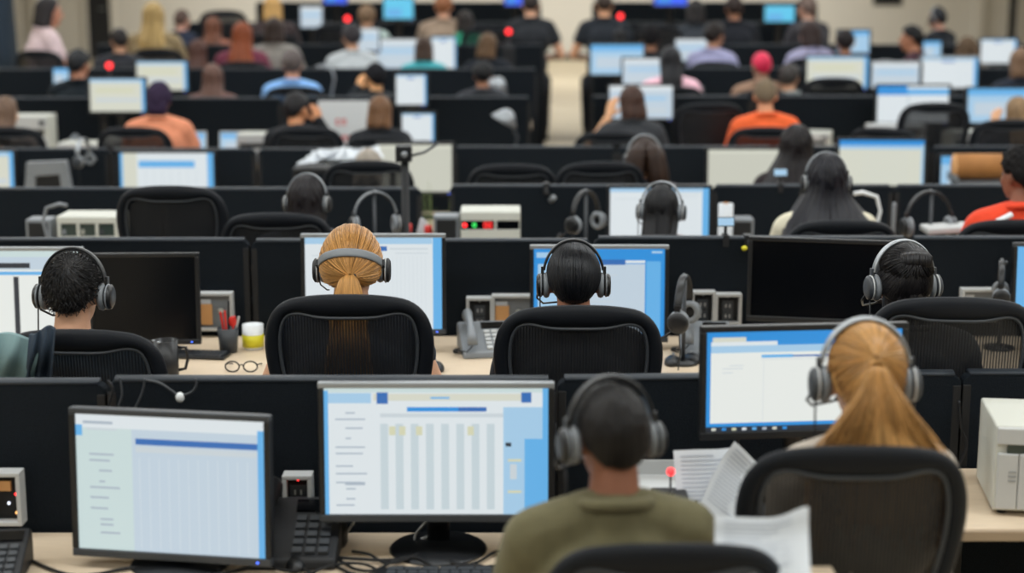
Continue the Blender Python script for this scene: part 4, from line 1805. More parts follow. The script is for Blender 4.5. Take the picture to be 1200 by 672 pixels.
for t, x0, x1, Y, py, fl in (('left of the purple-haired person', -130, 120, YE, 114, F4), ('in front of the person in salmon', 122, 330, YE, 114, F4), ('left of the walkway, behind the placard', 332, 622, YE, 113, F4), ('right of the walkway, behind the brown bob', 692, 880, YE, 112, F4), ('behind the orange shirt', 882, 1090, YE, 112, F4), ('behind the tall beige printer at right', 1092, 1370, YE, 112, F4),
                             ('in front of the black-shirted person at upper left', -150, 215, YF, 80, F5), ('left of the walkway, before the light blue shirt', 217, 630, YF, 80, F5), ('right of the walkway, before the pink shirt', 692, 930, YF, 79, F5), ('before the beige far right screens', 932, 1390, YF, 79, F5),
                             ('before the red-haired person', 112, 320, YG, 52, F6), ('left of the walkway with the white screens', 322, 638, YG, 52, F6), ('right of the walkway with the blue screens', 692, 960, YG, 52, F6), ('before the black-haired person at upper right', 962, 1410, YG, 52, F6),
                             ('of the last row, behind the copper red hair', 205, 330, YH, 26, F7), ('of the last row, left of the walkway', 332, 638, YH, 26, F7), ('of the last row, right of the walkway', 692, 950, YH, 26, F7), ('against the far end, left of the walkway', 300, 634, 19.5, 2, F7), ('against the far end, right of the walkway', 694, 958, 19.5, 2, F7)):
    divider(DV + t, x0, x1, py, Y, fl)

# ============================================================ desks
desk('pale wood desk in the nearest row, left, under the monitors', -2.3, .98, 3.52, YA - .02, z=Z0)
desk('pale wood desk at right carrying the large beige tower unit', 1.02, 2.6, 3.93, YR - .04, z=.795)
desk('long pale wood desk of the second row, with mouse and pen cup', -3.0, .75, 5.40, YB - .04)
desk('long pale wood desk of the second row, at right behind the bun', .77, 3.2, 5.40, YB - .04)
DK = 'pale desk '
for t, x0, x1, Y, fl in (('of the third row left, under the empty rimmed chair', -3.4, -.48, YC, 0), ('of the third row right, under the unit with red digits', -.32, 3.6, YC, 0), ('of the fourth row left, under the pale table screen', -4.2, -.36, YD, 0), ('of the fourth row right, under the cream screens', -.34, 4.4, YD, 0)):
    desk(DK + t, x0, x1, Y - .78, Y - .04, floor=fl)
for t, x0, x1, Y, fl in (('left of the walkway, before the salmon top', -5, .1, YE, F4), ('right of the walkway, before the orange shirt', .62, 5.2, YE, F4), ('left of the walkway, before the light blue shirt', -5.6, .16, YF, F5), ('right of the walkway, before the red cap', .70, 6, YF, F5),
                         ('left of the walkway, before the red hair', -3.7, .22, YG, F6), ('right of the walkway, before the lavender shirts', .80, 6.6, YG, F6), ('of the last row, left of the walkway', -3.7, .28, YH, F7), ('of the last row, right of the walkway', .9, 3.6, YH, F7)):
    desk(DK + t, x0, x1, Y - .78, Y - .04, floor=fl)

# ============================================================ people
BLK, DBR, BRN, BLD = (22, 20, 21), (46, 32, 26), (84, 58, 44), (196, 146, 84)
LIGHT, TAN, MED, DARK = (222, 178, 148), (198, 148, 116), (162, 112, 84), (104, 70, 54)
PP = {}


def P(key, *a, hs=None, hs_label=None, tilt=0.0, fit=1.0, **k):
    o = person(*a, **k)
    PP[key] = o
    if hs:
        headset_on(o, hs_label, hs, k.get('hyaw', 0.0), k.get('hpitch', -.08), tilt, fit=fit)
    return o


P('olive', 'person in an olive shirt with short black hair, seen from behind', 716, 512, 3.27, hair='crop', hcol=(24, 22, 22), skin=(142, 94, 72), top=(104, 99, 74), sleeve='long', yaw=.10, hyaw=.16, hs='black', hs_label='black headset on the person in the olive shirt', collar=True, fit=1.04)
P('blond_high', 'person with a long high blond ponytail and beige top', 1013, 444, 3.52, hair='pony_high', hcol=(192, 144, 86), skin=LIGHT, top=(176, 166, 154), sleeve='long', pose='narrow', hs='silver', hs_label='grey and silver headset over the long blond ponytail', yaw=.0, fit=1.06, hpitch=-.02)
P('tousled', 'person with tousled short black hair in front of the switched-off monitor at left', 87, 343, 4.72, hair='tousled', hcol=(30, 29, 30), skin=(206, 158, 128), top=(52, 66, 78), yaw=-.05, hs='black', hs_label='black headset on the person with tousled short hair', fit=1.06)
P('blond_low', 'person with a low blond ponytail and navy short sleeves', 412, 314, 4.86, hair='pony_low', hcol=(198, 146, 84), skin=(216, 166, 134), top=(34, 42, 56), sleeve='cap', pose='wide', hs='grey', hs_label='grey headset worn low behind the blond low ponytail', tilt=1.2, hpitch=-.16, fit=1.02)
P('sleek', 'person with sleek combed-back black hair facing the blue monitor', 672, 330, 4.84, hair='sleek_back', hcol=(24, 26, 31), skin=(170, 116, 90), top=(30, 32, 38), hs='black', hs_label='black headset on the sleek black hair before the blue monitor', fit=1.0)
P('bun', 'person with black hair in a half-up bun by the large dark monitor', 1058, 332, 4.84, hair='half_up', hcol=(28, 26, 28), skin=(176, 122, 96), top=(28, 30, 36), hs='silver', hs_label='silver headset on the black half-up bun', hyaw=.12, fit=1.04, hpitch=-.04)
P('curls', 'person with long dark hair beside the leaning grey headset, third row', 360, 236, 7.0, hair='long', hcol=(28, 24, 27), skin=MED, top=(54, 54, 62), hs='grey', hs_label='grey headset on the long dark hair in the third row', hyaw=-.15)
P('scarf', 'person with long straight black hair and white patterned scarf', 775, 246, 7.02, hair='long_sleek', hcol=(20, 20, 23), skin=MED, top=(196, 190, 192), hs='silver', hs_label='silver headset on the long straight black hair', hyaw=-.2, fit=1.05, collar=True)
P('veil', 'person with a wide veil of loose black hair over a pale top', 968, 212, 7.2, hair='long_wide', hcol=(30, 30, 36), skin=TAN, top=(208, 202, 180), hs='grey', hs_label='grey headset in the wide loose black hair', smax=1.12)
P('jersey', 'person with short curly black hair in a red jersey at the right edge', 1196, 206, 7.1, hair='curly', hcol=(24, 22, 22), skin=(140, 90, 68), top=(226, 72, 44), sleeve='short', hyaw=.45, collar=True)
P('striped', 'person with brown hair under a striped silver headband, fourth row', 755, 186, 8.72, hair='pigtails', hcol=(52, 36, 28), skin=(214, 152, 108), top=(60, 56, 66), pose='wide', hs='silver', hs_label='silver double headset on brown hair, fourth row', fit=1.06)
P('long_black', 'person with long black hair in the fourth row, behind the big veil of hair', 933, 172, 8.85, hair='long_wide', hcol=(32, 28, 30), skin=TAN, top=(46, 40, 42))
P('bent', 'person in a cream top bent behind an empty chair, fourth row', 432, 197, 9.0, hair='bob', hcol=(160, 150, 138), skin=(214, 150, 110), top=(200, 192, 176), hpitch=-.5, smin=.8)
P('purple', 'person with purple braided hair and a salmon top', 187, 116, 10.72, floor=F4, hair='braids', hcol=(58, 46, 70), skin=(206, 150, 122), top=(226, 146, 112), sleeve='short', hpitch=.0)
P('hand_ear', 'person with short black hair touching the face, beside the placard', 348, 128, 10.75, floor=F4, hair='short', hcol=(38, 36, 38), skin=(206, 142, 100), top=(30, 32, 36), pose='ear', hyaw=-.5)
P('bob_left', 'person with a brown bob and black top next to the placard', 446, 136, 10.7, floor=F4, hair='bob', hcol=(122, 88, 62), skin=LIGHT, top=(34, 36, 40), hyaw=-.2)
P('edge_left', 'person with long light brown hair at the left edge', 8, 142, 10.6, floor=F4, hair='long', hcol=(122, 98, 82), skin=LIGHT, top=(205, 188, 180), hyaw=-.5)
P('arm_up', 'person with a dark brown bob and raised bare arm beside the walkway', 740, 120, 10.75, floor=F4, hair='bob', hcol=(74, 52, 44), skin=(232, 176, 132), top=(60, 62, 66), sleeve='short', pose='ear_left', hyaw=.3)
P('orange', 'person with a grey buzz cut in an orange shirt', 897, 112, 10.72, floor=F4, hair='buzz', hcol=(128, 112, 92), skin=(208, 148, 112), top=(240, 106, 58), hyaw=-.15)
P('edge_right', 'person with greying blond hair and dark backpack at the right edge', 1192, 134, 10.6, floor=F4, hair='long', hcol=(150, 122, 92), skin=(222, 170, 132), top=(52, 52, 60), pose='ear_left', hyaw=.3)
P('black_shirt', 'person with black hair in a black shirt at upper left', 93, 76, 12.6, floor=F5, hair='short', hcol=(36, 38, 42), skin=(180, 124, 98), top=(20, 28, 34), hyaw=-.3)
P('brown_long', 'person with long brown hair between two laptops, upper left', 250, 100, 12.5, floor=F5, hair='long', hcol=(104, 76, 66), skin=(216, 160, 130), top=(110, 82, 76), sleeve='short')
P('light_blue', 'person with short grey-brown hair in a light blue shirt', 343, 76, 12.6, floor=F5, hair='short', hcol=(96, 86, 84), skin=(206, 150, 124), top=(132, 178, 232), hyaw=.1)
P('face_hand', 'person with bushy black hair resting the face in a hand', 440, 92, 12.5, floor=F5, hair='curly', hcol=(28, 28, 32), skin=(232, 172, 118), top=(44, 48, 52), pose='ear_left', hyaw=.5)
P('pink', 'person in a pale pink shirt with black hair down the back', 786, 72, 12.6, floor=F5, hair='long_sleek', hcol=(30, 30, 34), skin=TAN, top=(240, 192, 206))
P('red_cap', 'person in a bright red cap, upper right', 892, 78, 12.6, floor=F5, hair='cap_hat', hcol=(222, 48, 84), skin=(150, 112, 92), top=(150, 120, 100), hyaw=.2)
P('grey_head', 'person in dark grey between red cap and beige screens', 925, 98, 12.5, floor=F5, hair='short', hcol=(66, 62, 60), skin=TAN, top=(150, 158, 158), hyaw=-.4)
P('dark_tee', 'person in a dark tee with bare arm at the upper right edge', 1196, 74, 12.6, floor=F5, hair='bob', hcol=(120, 92, 70), skin=(222, 172, 140), top=(36, 42, 54), sleeve='short', pose='wide')
P('red_hair', 'person with long copper red hair and plum top', 284, 42, 14.4, floor=F6, hair='long', hcol=(150, 78, 46), skin=LIGHT, top=(122, 62, 80))
P('brown_top', 'person with long brown hair behind the pale screen, upper left', 232, 66, 14.2, floor=F6, hair='long', hcol=(92, 62, 54), skin=(206, 156, 130), top=(150, 104, 88))
P('brown_far', 'person with brown hair between two white screens', 497, 58, 14.4, floor=F6, hair='bob', hcol=(76, 58, 48), skin=TAN, top=(80, 186, 196))
P('black_cap', 'person with black hair facing left at upper right', 1067, 46, 14.3, floor=F6, hair='short', hcol=(20, 20, 22), skin=(190, 130, 100), top=(70, 40, 52), yaw=1.1)
P('locs', 'person with long dark blond locs at upper right', 1133, 58, 14.3, floor=F6, hair='locs', hcol=(112, 92, 74), skin=TAN, top=(90, 80, 74))
P('lavender_lean', 'person in a lavender shirt with dark hair, upper right of the walkway', 838, 42, 14.4, floor=F6, hair='short', hcol=(40, 32, 30), skin=(176, 126, 98), top=(176, 176, 214), yaw=-.6)
P('lavender_far', 'person in a pale lilac top with brown hair, beside the blue screen', 948, 40, 14.4, floor=F6, hair='bob', hcol=(60, 46, 44), skin=(190, 140, 114), top=(178, 176, 208), yaw=.4)
P('navy_far', 'person in dark blue with cropped hair, upper left', 214, 24, 16.5, floor=F7, hair='crop', hcol=(90, 70, 62), skin=(206, 156, 136), top=(44, 52, 70), yaw=-.4)
P('pink_far', 'person in a pale pink top with black hair at the far left', 58, 14, 14.6, floor=F6, smax=1.16, hair='bob', hcol=(48, 44, 46), skin=(208, 150, 124), top=(232, 208, 212), yaw=-1.0, sleeve='short')
P('blond_far', 'person with blond hair and tan coat, upper left', 180, 20, 14.9, floor=F6, smax=1.14, hair='long', hcol=(190, 160, 104), skin=LIGHT, top=(150, 132, 100))
P('blond_top', 'person with blond hair at the top, left of the blue screen', 320, 10, 16.3, floor=F7, hair='bob', hcol=(198, 156, 96), skin=LIGHT, top=(60, 50, 50))
P('dark_bun', 'person with dark brown hair below the blond head at top', 322, 36, 15.0, floor=F6, hair='bob', hcol=(54, 40, 34), skin=TAN, top=(150, 146, 140))
P('mint', 'person in a pale mint top, last row left of the walkway', 430, 20, 16.2, floor=F7, hair='short', hcol=(130, 104, 80), skin=TAN, top=(178, 196, 190))
P('tan_arm', 'person with a tan top and auburn hair beside the walkway', 520, 8, 16.3, floor=F7, hair='short', hcol=(150, 96, 64), skin=(214, 160, 130), top=(150, 130, 112), sleeve='short')
P('bare_arm', 'person with bare arms at the left edge of the walkway', 622, 6, 16.2, floor=F7, hair='crop', hcol=(48, 40, 38), skin=(222, 168, 136), top=(40, 42, 46), sleeve='short', pose='wide')
P('hand_right', 'person with bare arms at the right edge of the walkway', 708, 6, 16.2, floor=F7, hair='crop', hcol=(60, 48, 40), skin=(214, 158, 120), top=(36, 40, 46), sleeve='short', pose='wide')
P('dark_far', 'person in black with dark brown hair, last row right', 860, 10, 16.3, floor=F7, hair='short', hcol=(50, 38, 34), skin=MED, top=(30, 32, 38))
P('grey_far', 'person with grey hair reaching forward, last row right', 945, 10, 16.3, floor=F7, hair='short', hcol=(110, 92, 84), skin=(196, 150, 128), top=(60, 58, 62), yaw=.5)
P('grey_top', 'person in a pale grey top with dark hair, beside the red lamp at top', 412, 44, 14.3, floor=F6, hair='short', hcol=(60, 56, 60), skin=TAN, top=(206, 212, 216), yaw=.3)
P('green_far', 'person in a green top, last row left of the walkway', 545, 26, 16.2, floor=F7, hair='bob', hcol=(40, 34, 32), skin=TAN, top=(60, 176, 140))
P('black_back', 'person in black with bushy hair left of the lavender shirt', 762, 46, 14.5, floor=F6, hair='curly', hcol=(30, 28, 30), skin=MED, top=(30, 34, 40))
P('dark_right', 'person in charcoal right of the royal blue screen at the top', 815, 14, 16.2, floor=F7, hair='bob', hcol=(34, 30, 30), skin=MED, top=(52, 56, 62))
P('tan_left', 'person with auburn hair and rust top, left of the copper red hair', 250, 34, 16.0, floor=F7, hair='long', hcol=(112, 70, 52), skin=LIGHT, top=(150, 96, 78))
P('charcoal', 'person in charcoal with cropped hair, left of the blond tan coat', 140, 48, 14.45, floor=F6, hair='crop', hcol=(46, 42, 42), skin=TAN, top=(58, 60, 66), hyaw=.4)
P('bun_far', 'person in black with a light brown bob at the left edge of the walkway', 572, 54, 14.4, floor=F6, hair='bob', hcol=(110, 84, 60), skin=LIGHT, top=(34, 38, 46), hyaw=-.5)
P('plum_far', 'person in plum with dark hair left of the head facing left', 990, 50, 14.35, floor=F6, hair='short', hcol=(40, 34, 36), skin=MED, top=(80, 62, 84))
P('chair_turned', 'person in dark grey with black hair left of the walkway, sixth row', 566, 88, 12.75, floor=F5, hair='short', hcol=(28, 28, 30), skin=MED, top=(56, 58, 64))
P('black_far', 'person in black at the far right against the pale wall', 1098, 22, 16.3, floor=F7, hair='crop', hcol=(28, 30, 36), skin=(200, 150, 130), top=(26, 30, 36), yaw=.7, hs='grey', hs_label='grey headset on the person in black against the far wall')

# ============================================================ chairs
CH = 'black mesh office chair '
for t, xc, yt, Y, fl, rz in (('of the person in the olive shirt, nearest of all', 785, 628, 2.98, 0, .02), ('of the person with the long blond ponytail', 1008, 522, 3.24, 0, .0), ('of the tousled black-haired person, jacket over its corner', 88, 380, 4.50, 0, -.05), ('of the person with the low blond ponytail', 406, 348, 4.56, 0, 0), ('of the sleek black-haired person before the blue monitor', 679, 360, 4.55, 0, 0), ('of the person with the half-up bun', 1122, 353, 4.52, 0, -.08),
                             ('of the person beside the leaning grey headset, third row', 322, 251, 6.80, 0, 0), ('of the person with the wide veil of black hair', 990, 254, 6.80, 0, 0), ('of the person in the red jersey', 1190, 257, 6.80, 0, 0.0), ('of the white-scarfed person, third row', 775, 276, 6.76, 0, 0),
                             ('of the person with the striped headband', 705, 192, 8.45, 0, .1), ('of the bent person in cream, fourth row', 430, 190, 8.5, 0, 0), ('of the person with long black hair, fourth row', 915, 212, 8.5, 0, 0),
                             ('of the purple-haired person in salmon', 155, 148, 10.42, F4, 0), ('of the black-haired person beside the placard', 358, 150, 10.42, F4, 0), ('at the left edge, before the light brown hair', 6, 148, 10.42, F4, 0), ('of the brown bob beside the walkway', 716, 152, 10.42, F4, 0), ('of the person in the orange shirt', 898, 146, 10.42, F4, 0), ('of the greying blond person at the right edge', 1185, 138, 10.3, F4, 0), ('of the person with the brown bob by the placard', 445, 160, 10.42, F4, 0),
                             ('of the black-shirted person at upper left', 70, 118, 12.2, F5, 0), ('of the long brown-haired person between two laptops', 262, 115, 12.2, F5, 0), ('of the person in the light blue shirt', 345, 103, 12.2, F5, 0), ('of the person resting the face in a hand', 455, 112, 12.2, F5, 0), ('of the person in the pink shirt', 790, 101, 12.2, F5, 0), ('of the person in the red cap', 895, 106, 12.2, F5, 0), ('of the dark tee at the upper right edge', 1190, 104, 12.2, F5, 0), ('of the person in dark grey by the red cap', 940, 112, 12.2, F5, 0),
                             ('of the red-haired person', 284, 72, 14.05, F6, 0), ('of the brown-haired person by the pale screen', 232, 84, 13.95, F6, 0), ('of the brown-haired person between two white screens', 497, 84, 14.05, F6, 0), ('of the person facing left at upper right', 1072, 72, 14.0, F6, 1.1), ('of the person with locs', 1135, 80, 14.0, F6, 0), ('of the person in lavender right of the walkway', 838, 70, 14.05, F6, -.3), ('of the person in lilac by the blue screen', 950, 68, 14.05, F6, .3),
                             ('with a navy jacket, of the pink top at far left', 42, 58, 14.2, F6, -.3), ('of the far blond person in the tan coat', 183, 56, 14.55, F6, 0), ('of the blond head at the top', 320, 40, 15.9, F7, 0)):
    chair(CH + t, xc, yt, Y, fl, rz)
for t, xc, yt, Y, fl, rz in (('of the person in charcoal at upper left', 140, 76, 14.1, F6, 0), ('of the light brown bob at the walkway', 572, 80, 14.05, F6, 0), ('of the black bushy-haired person left of the lavender shirt', 762, 74, 14.15, F6, 0), ('of the person in plum', 990, 74, 14.0, F6, 0), ('of the dark grey person left of the walkway', 566, 108, 12.4, F5, 0)):
    chair(CH + t, xc, yt, Y, fl, rz)
CE = 'empty black mesh chair '
for t, xc, yt, Y, fl, rz in (('with a wide dark rim beside the beige unit with windows', 197, 214, 7.0, 0, 0), ('right of the striped headset in front of the walkway end', 600, 190, 8.6, 0, .0), ('with a tall back left of the orange shirt', 833, 118, 10.9, F4, .1), ('before the two blue screens in the fifth row', 1098, 118, 10.9, F4, 0), ('before the greenish-white screen behind the red cap', 978, 92, 12.3, F5, 0), 
                             ('at the far wall behind the red hair', 262, 12, 16.3, F7, .3), ('at the end of the last row by the walkway', 570, 30, 15.9, F7, .2), ('in the dark corner left of the lavender shirt', 770, 28, 15.6, F7, -.2), ('in front of the last black divider, beside the blue glow', 395, 28, 15.9, F7, 0)):
    chair(CE + t, xc, yt, Y, fl, rz)

# ============================================================ monitors
M = monitor
M('nearest monitor at lower left, turned, with a blue bar across the page', 77, 496, 325, 668, 3.90, 'table', z=Z0, yaw=-.16, tilt=.05, case='grey')
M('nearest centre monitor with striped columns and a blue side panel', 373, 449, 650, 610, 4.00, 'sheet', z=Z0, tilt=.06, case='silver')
M('bright blue-framed monitor before the long blond ponytail', 821, 377, 1062, 510, 4.06, 'doc', z=Z0, yaw=.10, tilt=.04)
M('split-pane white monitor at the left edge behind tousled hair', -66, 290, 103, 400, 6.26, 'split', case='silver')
M('switched-off black monitor right of the tousled hair', 103, 297, 236, 402, 6.12, 'off', yaw=.04)
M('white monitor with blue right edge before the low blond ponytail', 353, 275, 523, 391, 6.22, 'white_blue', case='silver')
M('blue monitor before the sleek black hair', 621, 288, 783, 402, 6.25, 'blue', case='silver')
M('large switched-off dark monitor beside the half-up bun', 880, 281, 1040, 378, 6.1, 'off', yaw=-.2)
M('blue monitor cut by the right edge, second row', 1189, 284, 1330, 372, 6.25, 'sky', case='grey')
M('pale blue-edged monitor before the white-scarfed person', 711, 217, 834, 290, 7.86, 'white_blue')
M('pale table screen with a blue strip, third row left', 137, 176, 255, 240, 9.72, 'table_blue')
M('cream screen cut by the left edge, third row', -75, 176, 22, 235, 9.7, 'cream')
M('blank beige monitor behind the camera pole', 440, 166, 533, 228, 9.72, 'beige')
M('blank beige monitor left of the long black hair', 827, 172, 926, 232, 9.72, 'beige')
M('cream monitor with a blue top bar, right of the long black hair', 982, 162, 1083, 222, 9.7, 'blue_top', yaw=-.06)
M('pale monitor behind the cardboard tube', 1100, 180, 1190, 234, 9.72, 'light_blue')
for t, x0, y0, x1, y1, Y, st, fl in (('cream screen before the purple hair', 102, 90, 174, 134, 11.72, 'cream', F4), ('small white screen beside the brown bob, fifth row', 468, 130, 512, 168, 11.0, 'white_blue', F4), ('white screen with blue tabs, fifth row right', 1026, 98, 1113, 146, 11.72, 'white_tabs', F4), ('pale blue screen at the right, fifth row', 1132, 100, 1212, 146, 11.72, 'light_blue', F4), ('pale screen behind the brown bob beside the walkway', 712, 98, 790, 142, 11.72, 'pale', F4), ('white screen at the fifth row, left of the walkway', 462, 86, 502, 126, 11.72, 'white_blue', F4),
                                 ('wide pale screen behind the long brown hair', 158, 70, 222, 108, 13.5, 'cream', F5), ('pale blue screen right of the walkway', 690, 50, 756, 90, 13.5, 'light_blue', F5), ('bluish screen beside the pink shirt', 728, 66, 792, 104, 13.2, 'pale', F5), ('pale greenish screen behind the red cap', 944, 65, 1018, 106, 13.5, 'cream', F5), ('wide white-blue screen with cream frame, upper right', 1078, 66, 1146, 106, 13.5, 'white_blue', F5), ('dim beige screen beside the cream framed one', 1020, 72, 1080, 106, 13.5, 'pale', F5), ('bluish screen at left edge of the black shirt', 60, 78, 84, 104, 13.4, 'light_blue', F5),
                                 ('pale screen left of the brown head, far rows', 440, 44, 492, 84, 15.4, 'pale', F6), ('white screen right of the brown head, far rows', 504, 42, 536, 84, 15.4, 'white_blue', F6), ('blue screen behind the lilac top', 980, 34, 1020, 64, 15.4, 'light_blue', F6), ('blue screen of the black-haired person facing left', 1080, 46, 1104, 70, 15.4, 'light_blue', F6), ('cream and blue screen at the upper right edge', 1148, 44, 1192, 76, 15.4, 'white_blue', F6), ('grey-blue screen behind the light blue shirt', 404, 32, 446, 62, 15.4, 'pale', F6), ('small pale screen under the lavender shirt', 790, 44, 830, 74, 15.4, 'pale', F6),
                                 ('bright cyan screen at the top beside the grey-haired head', 895, 4, 932, 27, 17.2, 'cyan', F7), ('cyan screen at the top left of the walkway', 448, -4, 486, 24, 17.2, 'cyan', F7), ('royal blue screen at the top, left of the walkway', 378, -20, 408, 6, 17.2, 'royal', F7), ('royal blue screen at the top, right of the walkway', 766, -24, 806, 9, 17.2, 'royal', F7), ('royal blue sliver of screen beside the walkway edge', 590, -24, 618, 8, 17.2, 'royal', F7), ('pale screen at the top beside the cyan one', 350, 6, 380, 34, 17.2, 'pale', F7)):
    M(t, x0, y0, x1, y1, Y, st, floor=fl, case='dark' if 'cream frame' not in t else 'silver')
thing_at(('laptop', 'light_blue'), lambda: laptop_build('light_blue'), 'open laptop with a blue screen between purple and brown hair', 'laptop', 217, 11.6, floor=F4, scale=.82)
thing_at(('laptop', 'light_blue'), lambda: laptop_build('light_blue'), 'open laptop with a blue screen right of the long brown hair', 'laptop', 276, 11.6, floor=F4, scale=.82)

# ============================================================ equipment
EB = 'beige equipment box '
tower_p = on(1180, 609, .795)
inst(('box', .34, .245, .30, 'tower'), lambda: box_unit_build(.34, .245, .30, 'tower'), 'large beige tower unit with slotted front on the right-hand desk', 'equipment box', (xat(1160, tower_p.y + .15, 1.0) + .17, tower_p.y + .15, .795), -.14)
box_unit(EB + 'with three small windows beside the empty rimmed chair', 110, 7.75, .30, .325, .22, 'windows')
box_unit(EB + 'with red and green digits behind the second-row divider', 575, 7.75, .29, .35, .22, 'digits')
for t, x, Y, w_, h_, kd, fl in (('beige printer at the far left of the fifth row', 34, 11.55, .34, .33, 'printer', F4), ('beige printer with red light left of the black-haired head', 310, 11.35, .36, .22, 'printer', F4), ('tall beige printer before the right-edge backpack', 1139, 11.3, .30, .24, 'printer', F4), ('low pale printer left of the purple hair', 95, 11.3, .28, .16, 'printer', F4), ('small pale box behind the salmon top', 137, 11.5, .16, .17, 'printer', F4)):
    box_unit(t, x, Y, w_, h_, .24, kd, floor=fl)
panel('grey socket panel with glowing lights at the lower left', -6, 546, 38, 607, YA, 'lights')
panel('grey socket panel with red light behind the nearest desk phone', 335, 548, 371, 602, YA, 'red')
panel('grey panel holding an orange card, left of the pen cup', 234, 339, 277, 384, YB, 'card')
panel('grey socket panel above the keypad phone, left of two', 547, 345, 578, 384, YB, 'plain')
panel('grey panel with an orange card behind the sleek black hair', 577, 342, 624, 384, YB, 'card')
panel('narrow grey socket panel behind the upright black headset', 808, 339, 835, 377, YB, 'plain')
panel('grey socket panel right of the upright black headset', 835, 340, 866, 377, YB, 'plain')
panel('grey panel with small cards behind the half-up bun', 1121, 334, 1162, 374, YB, 'card')
thing_at(('speaker', .1, .26), lambda: small_speaker_build(.1, .26), 'small grey desk speaker left of the beige windowed box', 'speaker', 51, 7.7, scale=1.2)
thing_at(('speaker', .1, .26), lambda: small_speaker_build(.1, .26), 'small grey desk speaker left of the red-digit box', 'speaker', 524, 7.72, scale=1.25)
thing_at(('speaker', .1, .26), lambda: small_speaker_build(.1, .26), 'grey desk speaker beside the white roll, third row', 'speaker', 867, 7.8, scale=1.15)
thing_at(('speaker', .1, .26), lambda: small_speaker_build(.1, .26), 'grey speaker half hidden by the right-hand black headset', 'speaker', 1152, 7.75, scale=1.2)
# phones
thing_at(('phone', 'soft_black'), lambda: phone_build('soft_black'), 'black desk phone between the two nearest monitors', 'telephone', 349, 4.03, z=Z0, scale=1.25)
thing_at(('phone', 'mid_grey'), lambda: phone_build('mid_grey'), 'grey keypad phone left of the sleek-haired person\'s chair', 'telephone', 568, 6.2, rz=.15, scale=1.1)
thing_at(('phone', 'mid_grey'), lambda: phone_build('mid_grey'), 'grey keypad phone behind the upright black headset', 'telephone', 826, 6.2, rz=-.1, scale=1.1)
thing_at(('phone', 'soft_black'), lambda: phone_build('soft_black'), 'black desk phone cut by the lower left corner', 'telephone', -14, 3.86, z=Z0, rz=.1)
# keyboards and mice
thing_at('keyboard', keyboard_build, 'black keyboard under the nearest centre monitor', 'keyboard', 545, 3.80, z=Z0)
thing_at('keyboard', keyboard_build, 'black keyboard right of the black mug, second row', 'keyboard', 222, 6.12, rz=-.15, scale=.7)
thing_at('keyboard', keyboard_build, 'black keyboard before the sleek-haired person', 'keyboard', 672, 5.75)
thing_at('keyboard', keyboard_build, 'black keyboard before the low blond ponytail', 'keyboard', 415, 5.75)
for t, x, y, rz in (('black mouse right of the low ponytail chair', 511, 431, .2), ('black mouse right of the sleek-haired chair', 788, 424, -.2), ('second mouse, beside the blue-framed monitor', 812, 421, .3), ('black mouse below the nearest desk phone', 346, 660, .2)):
    zz = Z0 if y > 600 else .73
    p = on(x, y, zz + .01)
    inst('mouse', mouse_build, t, 'mouse', (p.x, p.y, zz), rz)
p = on(268, 413, .73)
inst('pens', lambda: mug_build('pens'), 'dark pen cup with red pens and scissors, second row', 'pen cup', p)
p = on(297, 409, .73)
inst('mug_y', lambda: mug_build('yellow'), 'white cup with a yellow band beside the pen cup', 'cup', p)
p = at(194, 404, 5.75)
inst('mug_tall', lambda: mug_build('tall'), 'tall black mug beside the jacket-draped chair', 'mug', (p.x, 5.75, .73), .3)
inst('mug_black', lambda: mug_build('black'), 'black mug under the nearest centre monitor', 'mug', (xat(389, 4.08, .75), 4.08, Z0), 2.0, scale=1.0)
# spectacles on the second-row desk
p = on(283, 435, .735)
g = empty('eyeglasses', (p.x, p.y, .73))
tag(g, 'black-rimmed eyeglasses lying on the desk near the pen cup', 'eyeglasses')
for s in (-1, 1):
    part('lens_rim', MB().tube([(s * .034 + .026 * math.cos(a), 0, .022 + .02 * math.sin(a)) for a in [2 * PI * k / 20 for k in range(20)]], .003, 'soft_black', 6, closed=True), None, g)
    part('temple', MB().tube([(s * .06, 0, .03), (s * .062, .09, .012), (s * .055, .125, .003)], .0025, 'soft_black', 6), None, g)
part('bridge', MB().tube([(-.009, 0, .026), (0, 0, .03), (.009, 0, .026)], .0025, 'soft_black', 6), None, g)


def loose_headset(label, px, py, Y, kind, rot, scale=1.0, group=None):
    p = at(px, py, Y)
    h = inst(('headset', kind), lambda: headset_build(kind), label, 'headset', p, group=group)
    h.matrix_world = Matrix.Translation(p) @ Euler(rot).to_matrix().to_4x4() @ Matrix.Scale(scale, 4)
    return h


def stand(label, px, Y, ztop, z=.73, floor=0.0):
    o = empty('headset_stand', (xat(px, Y, z + floor + .1), Y, z + floor))
    tag(o, label, 'headset stand')
    part('base', MB().lathe([(.06, 0), (.06, .01), (.014, .016)], (0, 0, 0), 'black_plastic', 20), None, o)
    part('post', MB().tube([(0, 0, .01), (0, 0, ztop - z - floor)], .008, 'dark_grey', 10), None, o)
    part('hook', MB().tube([(0, -.03, ztop - z - floor + .01), (0, 0, ztop - z - floor), (0, .03, ztop - z - floor + .01)], .008, 'dark_grey', 8), None, o)
    return o


